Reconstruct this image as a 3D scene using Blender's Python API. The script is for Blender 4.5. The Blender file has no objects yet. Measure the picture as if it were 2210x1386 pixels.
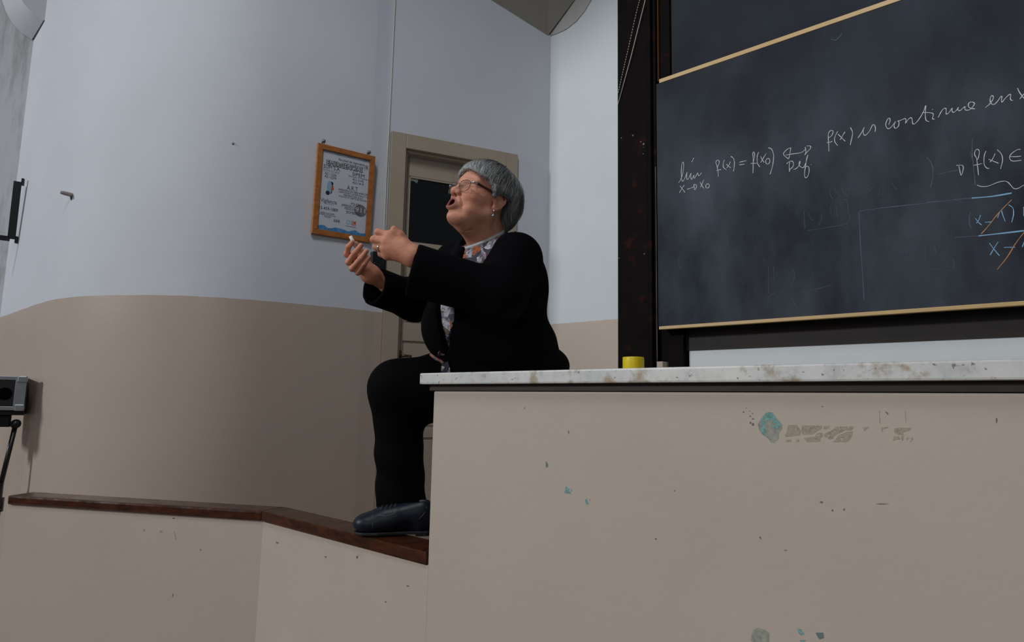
import bpy, bmesh, math, random
import numpy as np
from mathutils import Vector, Matrix
random.seed(7); np.random.seed(7)
scene = bpy.context.scene
COL = scene.collection
# ------------------------------------------------------------------ camera
IMW, IMH, FPX = 2210.0, 1386.0, 1395.0
EYE = 1.25                                   # eye height of a seated listener
_up = np.array([215.0, -10900.0, 1395.0]); _up /= np.linalg.norm(_up)     # world up in (right, down, forward)
_fw = np.array([0, 0, 1.0]) - _up * _up[2]; _fw /= np.linalg.norm(_fw)
_rt = np.cross(_fw, _up)
ROT = np.stack([_rt, _fw, _up])              # camera (right, down, forward) -> world
CAM = np.array([0.0, 0.0, EYE])
cam_data = bpy.data.cameras.new('camera'); cam_data.sensor_width = 36.0
cam_data.lens = 36.0 * FPX / IMW; cam_data.clip_start = 0.05; cam_data.clip_end = 60
cam = bpy.data.objects.new('camera', cam_data); COL.objects.link(cam)
_m = Matrix.Identity(4)
for i in range(3):
    _m[i][0] = ROT[i, 0]; _m[i][1] = -ROT[i, 1]; _m[i][2] = -ROT[i, 2]; _m[i][3] = CAM[i]
cam.matrix_world = _m
scene.camera = cam
# ------------------------------------------------------------------ light
def srgb(r, g, b):
    f = lambda c: (c / 255 / 12.92) if c / 255 <= 0.04045 else ((c / 255 + 0.055) / 1.055) ** 2.4
    return (f(r), f(g), f(b))
world = bpy.data.worlds.new('world'); scene.world = world; world.use_nodes = True
wb = world.node_tree.nodes['Background']
wb.inputs[0].default_value = (0.80, 0.88, 1.0, 1); wb.inputs[1].default_value = 0.10
def area_light(name, loc, target, sx, sy, power, col):
    ld = bpy.data.lights.new(name, 'AREA'); ld.shape = 'RECTANGLE'; ld.size = sx; ld.size_y = sy
    ld.energy = power; ld.color = col
    o = bpy.data.objects.new(name, ld); COL.objects.link(o)
    o.location = loc
    o.rotation_euler = (Vector(target) - Vector(loc)).to_track_quat('-Z', 'Y').to_euler()
    return o
area_light('side_lamp_light', (-15.0, -3.6, 7.6), (0.6, 3.0, 1.3), 1.3, 1.3, 1150, (0.97, 0.985, 1.0))
area_light('ceiling_lamp_light', (-0.9, 0.0, 5.4), (-0.2, 3.6, 1.8), 0.5, 1.4, 62, (0.97, 0.985, 1.0))
area_light('front_fill_light', (-1.6, -4.6, 3.2), (0.2, 2.4, 1.4), 0.8, 1.6, 38, (1.0, 0.985, 0.96))  # added fill from behind the camera, lifts face and neck
vs = scene.view_settings
vs.view_transform = 'Standard'; vs.look = 'None'; vs.gamma = 1.0; vs.use_curve_mapping = False
vs.exposure = -0.06
# ------------------------------------------------------------------ picture geometry helpers
def ray(px, py):
    return ROT @ np.array([(px - IMW / 2) / FPX, (py - IMH / 2) / FPX, 1.0])
def P(px, py, Z):
    return CAM + ray(px, py) * Z
def on_z(px, py, z):
    r = ray(px, py); return CAM + r * ((z - EYE) / r[2])
def on_plane(px, py, p0, n):
    r = ray(px, py); return CAM + r * (np.dot(np.asarray(p0) - CAM, n) / np.dot(r, n))
def project(p):
    c = ROT.T @ (np.asarray(p) - CAM); return (IMW / 2 + FPX * c[0] / c[2], IMH / 2 + FPX * c[1] / c[2], c[2])
def horiz(v):
    v = np.array([v[0], v[1], 0.0]); return v / np.linalg.norm(v)
UP = np.array([0, 0, 1.0])
# ------------------------------------------------------------------ materials
def new_mat(name):
    m = bpy.data.materials.new(name); m.use_nodes = True
    nt = m.node_tree; b = nt.nodes['Principled BSDF']
    return m, nt, b
def L(nt, a, b): nt.links.new(a, b)
def noise(nt, scale, detail=4, rough=0.55, coord='Object', vec=None):
    n = nt.nodes.new('ShaderNodeTexNoise'); n.inputs['Scale'].default_value = scale
    n.inputs['Detail'].default_value = detail; n.inputs['Roughness'].default_value = rough
    if vec is None:
        tc = nt.nodes.new('ShaderNodeTexCoord'); vec = tc.outputs[coord]
    L(nt, vec, n.inputs['Vector']); return n
def ramp(nt, fac, stops):
    r = nt.nodes.new('ShaderNodeValToRGB'); e = r.color_ramp.elements
    while len(e) < len(stops): e.new(0.5)
    for k, (p, c) in enumerate(stops):
        e[k].position = p; e[k].color = (c[0], c[1], c[2], 1) if hasattr(c, '__len__') else (c, c, c, 1)
    L(nt, fac, r.inputs[0]); return r
def mixc(nt, fac, a, b, mode='MIX'):
    m = nt.nodes.new('ShaderNodeMix'); m.data_type = 'RGBA'; m.blend_type = mode
    for s, v in ((0, fac), (6, a), (7, b)):
        if hasattr(v, 'links') or hasattr(v, 'is_linked'): L(nt, v, m.inputs[s])
        else: m.inputs[s].default_value = v if s == 0 else (v[0], v[1], v[2], 1)
    return m.outputs[2]
def bump(nt, b, h, strength, dist=0.01):
    n = nt.nodes.new('ShaderNodeBump'); n.inputs['Strength'].default_value = strength
    n.inputs['Distance'].default_value = dist; L(nt, h, n.inputs['Height']); L(nt, n.outputs[0], b.inputs['Normal'])
def simple(name, col, rough=0.5, metal=0.0, var=0.0, vscale=8, bmp=0.0, bscale=60, spec=0.5, dist=0.004):
    m, nt, b = new_mat(name)
    b.inputs['Roughness'].default_value = rough; b.inputs['Metallic'].default_value = metal
    b.inputs['Specular IOR Level'].default_value = spec
    b.inputs['Base Color'].default_value = (*col, 1)
    if var > 0:
        n = noise(nt, vscale)
        lo = tuple(max(0, c * (1 - var)) for c in col); hi = tuple(min(1, c * (1 + var)) for c in col)
        L(nt, ramp(nt, n.outputs[0], [(0.3, lo), (0.7, hi)]).outputs[0], b.inputs['Base Color'])
    if bmp > 0:
        bump(nt, b, noise(nt, bscale).outputs[0], bmp, dist)
    return m
# ------------------------------------------------------------------ mesh helpers
def link(name, me, mat=None, parent=None, smooth=False):
    o = bpy.data.objects.new(name, me); COL.objects.link(o)
    if mat is not None: me.materials.append(mat)
    if parent is not None:
        o.parent = parent; o.matrix_parent_inverse = parent.matrix_world.inverted()
    if smooth:
        me.polygons.foreach_set('use_smooth', [True] * len(me.polygons)); me.update()
    return o
def tag(o, label=None, cat=None, group=None, kind=None):
    for k, v in (('label', label), ('category', cat), ('group', group), ('kind', kind)):
        if v: o[k] = v
    return o
def empty(name, loc):
    o = bpy.data.objects.new(name, None); COL.objects.link(o); o.location = Vector(loc); o.empty_display_size = 0.05
    o.matrix_world = Matrix.Translation(Vector(loc)); return o
def pyd(name, verts, faces, mat=None, parent=None, smooth=False):
    me = bpy.data.meshes.new(name); me.from_pydata([tuple(map(float, v)) for v in verts], [], faces); me.update()
    bm = bmesh.new(); bm.from_mesh(me); bmesh.ops.recalc_face_normals(bm, faces=bm.faces); bm.to_mesh(me); bm.free()
    return link(name, me, mat, parent, smooth)
def prism(name, poly, vec, mat=None, parent=None, bevel=0.0, smooth=False):
    """solid: polygon (3D points) pushed along vec"""
    poly = [np.asarray(p, float) for p in poly]; n = len(poly); vec = np.asarray(vec, float)
    bm = bmesh.new()
    a = [bm.verts.new(p) for p in poly]; b = [bm.verts.new(p + vec) for p in poly]
    bm.faces.new(a); bm.faces.new(b[::-1])
    for i in range(n): bm.faces.new((a[i], b[i], b[(i + 1) % n], a[(i + 1) % n]))
    bmesh.ops.recalc_face_normals(bm, faces=bm.faces)
    if bevel > 0:
        bmesh.ops.bevel(bm, geom=list(bm.edges), offset=bevel, segments=2, affect='EDGES', profile=0.6)
    me = bpy.data.meshes.new(name); bm.to_mesh(me); bm.free()
    return link(name, me, mat, parent, smooth)
def obox(name, c, ax, half, mat=None, parent=None, bevel=0.0):
    """oriented box: centre, 3 axes, half sizes"""
    c = np.asarray(c, float); ax = [np.asarray(a, float) for a in ax]
    q = [c + ax[0] * half[0] * s + ax[1] * half[1] * t - ax[2] * half[2] for s, t in ((-1, -1), (1, -1), (1, 1), (-1, 1))]
    return prism(name, q, ax[2] * 2 * half[2], mat, parent, bevel)
def frame_of(d):
    d = np.asarray(d, float); d = d / np.linalg.norm(d)
    a = np.cross(d, UP) if abs(d[2]) < 0.95 else np.cross(d, np.array([1.0, 0, 0]))
    a /= np.linalg.norm(a); return a, np.cross(d, a)
def tube_data(pts, rad, sides=8, V=None, F=None, cap=True):
    V = [] if V is None else V; F = [] if F is None else F
    pts = [np.asarray(p, float) for p in pts]; n = len(pts); base = len(V)
    rad = [rad] * n if not hasattr(rad, '__len__') else rad
    pa = None
    for i in range(n):
        t = pts[min(i + 1, n - 1)] - pts[max(i - 1, 0)]; t = t / (np.linalg.norm(t) + 1e-12)
        if pa is None: a, b = frame_of(t)
        else:
            a = pa - t * np.dot(pa, t); a /= (np.linalg.norm(a) + 1e-12); b = np.cross(t, a)
        pa = a
        for k in range(sides):
            th = 2 * math.pi * k / sides
            V.append(pts[i] + (a * math.cos(th) + b * math.sin(th)) * rad[i])
    for i in range(n - 1):
        for k in range(sides):
            k2 = (k + 1) % sides
            F.append((base + i * sides + k, base + i * sides + k2, base + (i + 1) * sides + k2, base + (i + 1) * sides + k))
    if cap:
        F.append(tuple(base + k for k in range(sides))[::-1]); F.append(tuple(base + (n - 1) * sides + k for k in range(sides)))
    return V, F
def tube(name, pts, rad, mat=None, parent=None, sides=8, smooth=True):
    V, F = tube_data(pts, rad, sides); return pyd(name, V, F, mat, parent, smooth)
def lathe(name, c, axis, prof, mat=None, parent=None, sides=32, smooth=True):
    """prof: (radius, height) list about axis from centre c"""
    c = np.asarray(c, float); axis = np.asarray(axis, float) / np.linalg.norm(axis); a, b = frame_of(axis); V = []; F = []
    for r, h in prof:
        for k in range(sides):
            th = 2 * math.pi * k / sides; V.append(c + axis * h + (a * math.cos(th) + b * math.sin(th)) * r)
    for i in range(len(prof) - 1):
        for k in range(sides):
            k2 = (k + 1) % sides; F.append((i * sides + k, i * sides + k2, (i + 1) * sides + k2, (i + 1) * sides + k))
    F.append(tuple(range(sides))[::-1]); F.append(tuple((len(prof) - 1) * sides + k for k in range(sides)))
    return pyd(name, V, F, mat, parent, smooth)
def catmull(pts, sub=6):
    pts = [np.asarray(p, float) for p in pts]
    if len(pts) < 3: 
        return [pts[0] + (pts[-1] - pts[0]) * t / sub for t in range(sub + 1)]
    q = [2 * pts[0] - pts[1]] + pts + [2 * pts[-1] - pts[-2]]; out = []
    for i in range(1, len(q) - 2):
        for s in range(sub):
            t = s / sub
            out.append(0.5 * ((2 * q[i]) + (q[i + 1] - q[i - 1]) * t + (2 * q[i - 1] - 5 * q[i] + 4 * q[i + 1] - q[i + 2]) * t * t
                              + (3 * q[i] - q[i - 1] - 3 * q[i + 1] + q[i + 2]) * t ** 3))
    out.append(pts[-1]); return out
def mesh_join(name, parts, mat, parent, smooth=False):
    V = []; F = []
    for v, f in parts:
        b = len(V); V.extend(v); F.extend([tuple(b + i for i in q) for q in f])
    return pyd(name, V, F, mat, parent, smooth)
def text_mesh(name, body, size, org, ux, uy, mat, parent, align='LEFT', bold=0.0, shear=0.0, width=None):
    cu = bpy.data.curves.new(name, 'FONT'); cu.body = body; cu.size = 1.0; cu.align_x = align; cu.shear = shear
    cu.offset = bold; cu.resolution_u = 3
    to = bpy.data.objects.new(name, cu); COL.objects.link(to)
    dg = bpy.context.evaluated_depsgraph_get(); me0 = bpy.data.meshes.new_from_object(to.evaluated_get(dg))
    bpy.data.objects.remove(to); bpy.data.curves.remove(cu)
    org = np.asarray(org, float); sx = size
    co = [np.array(v.co[:]) for v in me0.vertices]
    if width and co:
        w = max(c[0] for c in co) - min(c[0] for c in co); sx = width / w
    for v, c in zip(me0.vertices, co): v.co = Vector(org + ux * c[0] * sx + uy * c[1] * size)
    me0.name = name; me0.materials.clear()
    return link(name, me0, mat, parent)
# ================================================================== SETTING
D1 = horiz(ray(-500, 840)); R1 = -D1                    # along counter and board wall; R1 runs to the right and nearer
N1 = np.array([-D1[1], D1[0], 0.0])                     # into the room
if N1[1] > 0: N1 = -N1
Z_POD = 0.50; Z_RAIL = 0.8514; Z_TOP = 1.3295
M0 = P(905, 829, 1.8)                                   # marble front edge
F0 = M0 - N1 * 0.022                                    # counter front face
CORNER = P(1181, 701, 4.2); Z_PAINT = CORNER[2]
DD = np.array([0.915, 0.403, 0.0]); DD /= np.linalg.norm(DD)
ND = np.array([DD[1], -DD[0], 0.0])                     # door wall normal, into the room
# ---------------- materials of the room
def wall_mat(name, top, bot, grime=0.0, rough_top=0.75, rough_bot=0.42):
    m, nt, b = new_mat(name)
    geo = nt.nodes.new('ShaderNodeNewGeometry'); sep = nt.nodes.new('ShaderNodeSeparateXYZ'); L(nt, geo.outputs['Position'], sep.inputs[0])
    n1 = noise(nt, 9, 2, vec=geo.outputs['Position'])
    ma = nt.nodes.new('ShaderNodeMath'); ma.operation = 'MULTIPLY_ADD'; ma.inputs[1].default_value = 0.006
    L(nt, n1.outputs[0], ma.inputs[0]); L(nt, sep.outputs[2], ma.inputs[2])
    lt = nt.nodes.new('ShaderNodeMath'); lt.operation = 'LESS_THAN'; lt.inputs[1].default_value = Z_PAINT + 0.003
    L(nt, ma.outputs[0], lt.inputs[0])
    n2 = noise(nt, 2.2, 6, 0.6, vec=geo.outputs['Position'])
    r = ramp(nt, n2.outputs[0], [(0.25, 0.955), (0.75, 1.03)])
    c = mixc(nt, lt.outputs[0], top, bot)
    c = mixc(nt, 1.0, c, r.outputs[0], 'MULTIPLY')
    if grime > 0:
        mp = nt.nodes.new('ShaderNodeMapping'); mp.inputs['Scale'].default_value = (6, 6, 0.9); L(nt, geo.outputs['Position'], mp.inputs[0])
        n3 = noise(nt, 1.6, 8, 0.7, vec=mp.outputs[0])
        g = ramp(nt, n3.outputs[0], [(0.48, 0.0), (0.75, grime)])
        c = mixc(nt, g.outputs[0], c, srgb(120, 112, 100))
    L(nt, c, b.inputs['Base Color'])
    rr = nt.nodes.new('ShaderNodeMapRange'); rr.inputs[3].default_value = rough_top; rr.inputs[4].default_value = rough_bot
    L(nt, lt.outputs[0], rr.inputs[0]); L(nt, rr.outputs[0], b.inputs['Roughness'])
    b.inputs['Specular IOR Level'].default_value = 0.35
    n4 = noise(nt, 55, 4, vec=geo.outputs['Position']); bump(nt, b, n4.outputs[0], 0.05, 0.008)
    return m
C_TOP = srgb(203, 207, 215); C_BOT = srgb(181, 166, 153)
M_WALL = wall_mat('wall_paint', C_TOP, C_BOT)
M_WALLG = wall_mat('wall_paint_grimy', srgb(206, 209, 214), C_BOT, 0.75)
M_WALLB = wall_mat('wall_paint_back', srgb(212, 219, 223), srgb(193, 178, 165))
M_BEIGE = simple('beige_enamel', srgb(186, 173, 161), 0.5, var=0.035, vscale=2.5, bmp=0.10, bscale=40, spec=0.3, dist=0.006)
M_DOORP = simple('door_beige', srgb(168, 155, 138), 0.38, var=0.04, vscale=5, bmp=0.05, bscale=30)
M_FLOOR = simple('floor_tile', srgb(120, 105, 92), 0.5, var=0.15, vscale=3)
M_CEIL = simple('ceiling_paint', srgb(168, 166, 160), 0.8, var=0.05, vscale=3)
def wood_mat(name, dark, light, rough=0.25, axis=(1, 1, 12), scale=3.0):
    m, nt, b = new_mat(name)
    tc = nt.nodes.new('ShaderNodeTexCoord'); mp = nt.nodes.new('ShaderNodeMapping'); mp.inputs['Scale'].default_value = axis
    L(nt, tc.outputs['Object'], mp.inputs[0])
    n = noise(nt, scale, 8, 0.65, vec=mp.outputs[0])
    L(nt, ramp(nt, n.outputs[0], [(0.3, dark), (0.7, light)]).outputs[0], b.inputs['Base Color'])
    b.inputs['Roughness'].default_value = rough; b.inputs['Specular IOR Level'].default_value = 0.3
    n2 = noise(nt, 18, 4); L(nt, ramp(nt, n2.outputs[0], [(0.35, rough * 0.8), (0.7, min(1, rough * 1.7))]).outputs[0], b.inputs['Roughness'])
    bump(nt, b, n.outputs[0], 0.06, 0.002)
    return m
M_RAIL = wood_mat('varnished_rail_wood', srgb(36, 19, 12), srgb(84, 44, 24), 0.17, (3, 3, 14), 4)
M_DARKWOOD, nt, b = new_mat('dark_board_wood')
n = noise(nt, 9, 3, 0.5)
L(nt, ramp(nt, n.outputs[0], [(0.30, srgb(15, 11, 11)), (0.62, srgb(20, 15, 15)), (0.76, srgb(50, 24, 18))]).outputs[0], b.inputs['Base Color'])
b.inputs['Roughness'].default_value = 0.6; b.inputs['Specular IOR Level'].default_value = 0.04
M_STRIPWOOD = simple('under_slab_wood', srgb(40, 29, 25), 0.6, var=0.25, vscale=6)
# ---------------- curved left wall, door wall
PL = [(-60, 700), (0, 685), (41, 672), (81, 654.5), (118, 643.5), (163, 638.6), (244, 636), (326, 636.5), (407, 638), (489, 643), (570, 648.5), (652, 657.0)]
wl = [on_z(x, y, Z_PAINT) for x, y in PL]
wl = wl[1:]
wl += [np.array([-0.968, 3.572, 0]), np.array([-0.845, 3.668, 0])]
DOOR_L = CORNER - DD * 1.135
wl = [np.array([p[0], p[1], 0]) for p in wl]
wl = catmull(wl, 4)
for _ in range(26):                                       # fair the curve so the plaster runs smoothly
    wl = [wl[0]] + [0.25 * wl[i - 1] + 0.5 * wl[i] + 0.25 * wl[i + 1] for i in range(1, len(wl) - 1)] + [wl[-1]]
curve = catmull(wl, 3)
def wall_hit(px, py):
    """where the sight line meets the curved wall, and the wall normal there"""
    r = ray(px, py); best = None
    seq = list(curve) + [DOOR_L * np.array([1, 1, 0]), (DOOR_L + DD * 0.2) * np.array([1, 1, 0])]
    for a, b in zip(seq[:-1], seq[1:]):
        d = b - a; n = np.array([d[1], -d[0], 0.0]); n /= np.linalg.norm(n)
        den = np.dot(r, n)
        if abs(den) < 1e-6: continue
        t = np.dot(np.array([a[0], a[1], EYE]) - CAM, n) / den
        p = CAM + r * t; u = np.dot(p[:2] - a[:2], d[:2]) / np.dot(d[:2], d[:2])
        if t > 0 and -0.02 <= u <= 1.02 and (best is None or t < best[0]): best = (t, p, n if n[1] < 0 else -n)
    return best[1], best[2]
JUNC = curve[0]                                          # where the grimy flat wall meets the curved one
def strip_wall(name, pts, z0, z1, mat, thick=0.12, seg=6):
    V = []; F = []; n = len(pts); pts = [np.asarray(p, float) for p in pts]
    for i, p in enumerate(pts):
        t = pts[min(i + 1, n - 1)] - pts[max(i - 1, 0)]; t = horiz(t); nn = np.array([-t[1], t[0], 0])   # away from room
        V += [[p[0], p[1], z0], [p[0], p[1], z1], [*(p + nn * thick)[:2], z1], [*(p + nn * thick)[:2], z0]]
    for i in range(n - 1):
        a = i * 4; b = a + 4
        F += [(a, a + 1, b + 1, b), (a + 1, a + 2, b + 2, b + 1), (a + 2, a + 3, b + 3, b + 2), (a + 3, a, b, b + 3)]
    F += [(0, 3, 2, 1), (n * 4 - 4, n * 4 - 3, n * 4 - 2, n * 4 - 1)]
    o = pyd(name, V, F, mat, None, False)
    me = o.data
    for p in me.polygons: p.use_smooth = (abs(p.normal.z) < 0.5)
    me.set_sharp_from_angle(angle=math.radians(35)); return o
Z_CEIL = 4.9
# straight door wall is cut around the doorway: left pier, right pier, lintel
def dw(px, py, o=0.0): return on_plane(px, py, CORNER + ND * o, ND)
def dco(p): return float(np.dot(np.asarray(p) - CORNER, DD))         # coordinate along door wall (corner = 0, negative left)
def dpt(s, z, o=0.0): return CORNER * np.array([1, 1, 0]) + DD * s + ND * o + UP * z
s_out_l = dco(dw(843, 284)); s_out_r = dco(dw(1114, 342)); z_out = 0.5 * (dw(843, 282)[2] + dw(1112, 340)[2])
s_in_l = dco(dw(871, 400)); s_in_r = dco(dw(1089, 400)); z_in = z_out - 0.092
wall_left = strip_wall('wall_left', curve + [dpt(dco(DOOR_L), 0) * np.array([1, 1, 0]), dpt(s_out_l + 0.03, 0) * np.array([1, 1, 0])], 0.0, Z_CEIL, M_WALL)
tag(wall_left, 'curved white and beige painted wall bulging beside the door', kind='structure')
def wall_block(name, s0, s1, z0, z1, mat, parent=None):
    q = [dpt(s0, z0), dpt(s1, z0), dpt(s1, z1), dpt(s0, z1)]
    return prism(name, q, -ND * 0.14, mat, parent)
wdr = wall_block('wall_door', s_out_l + 0.03, 0.0, z_out - 0.03, Z_CEIL, M_WALL)
tag(wdr, 'pale grey wall above the door', kind='structure')
wall_block('wall_pier', s_out_r - 0.03, 0.0, 0.0, z_out - 0.03, M_WALL, wdr)
# grimy flat wall at far left
gdir = horiz(np.array([-0.93, -0.36, 0]))
gw0 = JUNC; gw1 = JUNC + gdir * 2.2
gn = np.array([-gdir[1], gdir[0], 0]); gn = gn if gn[1] < 0 else -gn
wfl = prism('wall_side', [[*gw0[:2], 0], [*gw1[:2], 0], [*gw1[:2], Z_CEIL], [*gw0[:2], Z_CEIL]], -gn * 0.12, M_WALLG)
tag(wfl, 'grimy white flat wall at the far left edge', kind='structure')
# board wall
bw0 = CORNER * np.array([1, 1, 0]); bw1 = bw0 + R1 * 3.6
wbk = prism('wall_back', [[*bw0[:2], 0], [*bw1[:2], 0], [*bw1[:2], Z_CEIL], [*bw0[:2], Z_CEIL]], -N1 * 0.12, M_WALLB)
tag(wbk, 'white wall with beige dado carrying the blackboards', kind='structure')
# floors and ceiling
flo = prism('floor', [[-4.6, -3.5, 0], [3.6, -3.5, 0], [3.6, 5.2, 0], [-4.6, 5.2, 0]], (0, 0, -0.1), M_FLOOR); tag(flo, kind='structure')
# raised teaching platform behind parapet and counter
pod_b = F0 - N1 * 0.14
pod = prism('floor_platform', [[*(pod_b + R1 * 1.75)[:2], 0.0], [*(bw0 + R1 * 2.7)[:2], 0.0], [*bw0[:2], 0.0], [*dpt(dco(DOOR_L), 0)[:2], 0.0], [-1.14, 3.46, 0.0], [-1.5, 3.28, 0.0], [*(pod_b + D1 * 1.0)[:2], 0.0]], (0, 0, Z_POD), M_FLOOR)
tag(pod, kind='structure')
cei = prism('ceiling', [[-4.6, 1.6, Z_CEIL], [3.6, 1.6, Z_CEIL], [3.6, 5.2, Z_CEIL], [-4.6, 5.2, Z_CEIL]], (0, 0, 0.1), M_CEIL); tag(cei, kind='structure')
# added grey facets that stand in for dark paint and shadow in the corner
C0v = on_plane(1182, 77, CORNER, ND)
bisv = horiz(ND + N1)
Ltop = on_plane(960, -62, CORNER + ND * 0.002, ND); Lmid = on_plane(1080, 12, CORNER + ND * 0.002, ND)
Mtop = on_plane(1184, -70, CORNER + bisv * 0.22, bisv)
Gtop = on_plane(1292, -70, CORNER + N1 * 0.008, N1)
M_CORNERD = simple('corner_dark_grey', srgb(136, 133, 126), 0.85, var=0.05, vscale=4)
M_CORNERL = simple('corner_pale_grey', srgb(176, 176, 174), 0.85, var=0.04, vscale=4)
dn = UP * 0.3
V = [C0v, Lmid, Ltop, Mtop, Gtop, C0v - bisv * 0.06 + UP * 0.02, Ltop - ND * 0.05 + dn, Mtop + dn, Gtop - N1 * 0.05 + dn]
o = pyd('corner_dark_facets', V, [(0, 1, 3), (1, 2, 3), (0, 3, 4), (2, 6, 7, 3), (3, 7, 8, 4), (5, 7, 6), (5, 8, 7), (0, 5, 6, 2, 1), (0, 4, 8, 5)], M_CORNERD)
tag(o, 'grey facets standing in for dark paint and shadow in the corner above the door', kind='structure')
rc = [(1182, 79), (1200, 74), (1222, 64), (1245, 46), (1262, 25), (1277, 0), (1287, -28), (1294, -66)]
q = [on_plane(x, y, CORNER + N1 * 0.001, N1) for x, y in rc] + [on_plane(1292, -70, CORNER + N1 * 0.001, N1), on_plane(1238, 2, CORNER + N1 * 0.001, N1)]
prism('corner_pale_band', q, N1 * 0.006, M_CORNERL, o)  # paler slab on the wall for the outer band of paint and shadow
# ---------------- arched beam at upper left
M_ARCH = simple('arch_plaster', srgb(196, 198, 202), 0.8, var=0.06, vscale=3, bmp=0.1, bscale=30)
gwn = gn
far = [on_plane(x, y, JUNC + gwn * 0.004, gwn) for x, y in ((68, 86), (45, 70), (25, 48), (12, 24), (4, 0), (-2, -40), (-4, -90))]
nzp = on_plane(93, 45, JUNC + gwn * 0.26, gwn)
near = [on_plane(x, y, JUNC + gwn * 0.26, gwn) for x, y in ((93, 45), (76, 33), (62, 20), (52, 8), (45, -4), (38, -50), (37, -100))]
Va = []; 
for a, b in zip(far, near):
    ou = np.array([0.10, 0.04, 0.16])
    Va += [a, b, b + ou, a + ou]
Fa = []
for i in range(len(far) - 1):
    a = i * 4; b = a + 4
    for k in range(4): Fa.append((a + k, a + (k + 1) % 4, b + (k + 1) % 4, b + k))
Fa += [(0, 1, 2, 3), (len(Va) - 4, len(Va) - 3, len(Va) - 2, len(Va) - 1)]
o = pyd('trim_1', Va, Fa, M_ARCH, None, True); o.data.set_sharp_from_angle(angle=math.radians(40))
tag(o, 'curved grey plaster arch at the upper left', kind='structure')
# ================================================================== DOOR
door = empty('door_1', dpt((s_out_l + s_out_r) / 2, Z_POD)); tag(door, 'beige panelled door with dark glass behind the woman', kind='structure')
def dbox(name, s0, s1, z0, z1, o0, o1, mat, parent, bevel=0.0):
    q = [dpt(s0, z0, o0), dpt(s1, z0, o0), dpt(s1, z1, o0), dpt(s0, z1, o0)]
    return prism(name, q, ND * (o1 - o0), mat, parent, bevel)
fw_ = s_in_l - s_out_l
fr_l = dbox('frame_jamb', s_out_l, s_in_l, Z_POD, z_out, -0.12, 0.03, M_DOORP, door, 0.004)
fr_r = dbox('frame_jamb', s_in_r, s_out_r, Z_POD, z_out, -0.12, 0.03, M_DOORP, door, 0.004)
fr_t = dbox('frame_head', s_in_l, s_in_r, z_in, z_out, -0.12, 0.03, M_DOORP, door, 0.004)
dbox('frame_stop', s_in_l, s_in_l + 0.016, Z_POD, z_in, -0.05, 0.0, M_DOORP, fr_l, 0.003)
dbox('frame_stop', s_in_r - 0.016, s_in_r, Z_POD, z_in, -0.05, 0.0, M_DOORP, fr_r, 0.003)
dbox('frame_stop', s_in_l + 0.016, s_in_r - 0.016, z_in - 0.016, z_in, -0.05, 0.0, M_DOORP, fr_t, 0.003)
# leaf
sl, sr = s_in_l + 0.017, s_in_r - 0.017; zt = z_in - 0.02
o_b, o_f = -0.095, -0.055
zg1 = dw(876, 378, -0.055)[2]; zg0 = dw(880, 524, -0.055)[2]
leaf = empty('leaf', dpt(sl, Z_POD)); leaf.parent = door; leaf.matrix_parent_inverse = door.matrix_world.inverted()
st = 0.03
dbox('stile', sl, sl + st, Z_POD + 0.01, zt, o_b, o_f, M_DOORP, leaf, 0.003)
dbox('stile', sr - st, sr, Z_POD + 0.01, zt, o_b, o_f, M_DOORP, leaf, 0.003)
dbox('rail', sl + st, sr - st, zg1, zt, o_b, o_f, M_DOORP, leaf, 0.003)
zr1 = dw(880, 545, -0.055)[2]
zz = [zg0, zr1]
dbox('rail', sl + st, sr - st, zr1, zg0, o_b, o_f, M_DOORP, leaf, 0.003)
pz = [dw(880, y, -0.055)[2] for y in (698, 736, 923, 945)]
dbox('rail', sl + st, sr - st, pz[1], pz[0], o_b, o_f, M_DOORP, leaf, 0.003)
dbox('rail', sl + st, sr - st, pz[3], pz[2], o_b, o_f, M_DOORP, leaf, 0.003)
dbox('rail', sl + st, sr - st, Z_POD + 0.01, Z_POD + 0.12, o_b, o_f, M_DOORP, leaf, 0.003)
for a, b in ((pz[0], zr1), (pz[2], pz[1]), (Z_POD + 0.12, pz[3])):
    dbox('panel', sl + st, sr - st, a, b, o_b, o_f - 0.014, M_DOORP, leaf)
    dbox('panel_molding', sl + st + 0.012, sr - st - 0.012, a + 0.012, b - 0.012, o_f - 0.015, o_f - 0.006, M_DOORP, leaf, 0.004)
# dark glass
mg, nt, b = new_mat('dark_door_glass'); b.inputs['Base Color'].default_value = (*srgb(22, 25, 27), 1); b.inputs['Roughness'].default_value = 0.22
b.inputs['Specular IOR Level'].default_value = 0.35; bump(nt, b, noise(nt, 120, 3).outputs[0], 0.25, 0.002)
pane = dbox('glass_pane', sl + st, sr - st, zg0, zg1, o_b + 0.012, o_f - 0.012, mg, leaf); pane['label'] = 'dark door glass'
M_TORN = simple('torn_paper', srgb(120, 128, 130), 0.8)
tp = [dw(x, y, o_f - 0.0115) for x, y in ((880, 380), (897, 383), (903, 388), (900, 396), (893, 391), (886, 390), (880, 385))]
prism('paper_scrap', tp, ND * 0.0006, M_TORN, pane)
# glazing bead
for a, bb, c_, d_ in ((sl + st, sl + st + 0.01, zg0, zg1), (sl + st, sr - st, zg1 - 0.01, zg1), (sl + st, sr - st, zg0, zg0 + 0.01)):
    dbox('glazing_bead', a, bb, c_, d_, o_f - 0.012, o_f - 0.003, M_DOORP, leaf)
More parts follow.
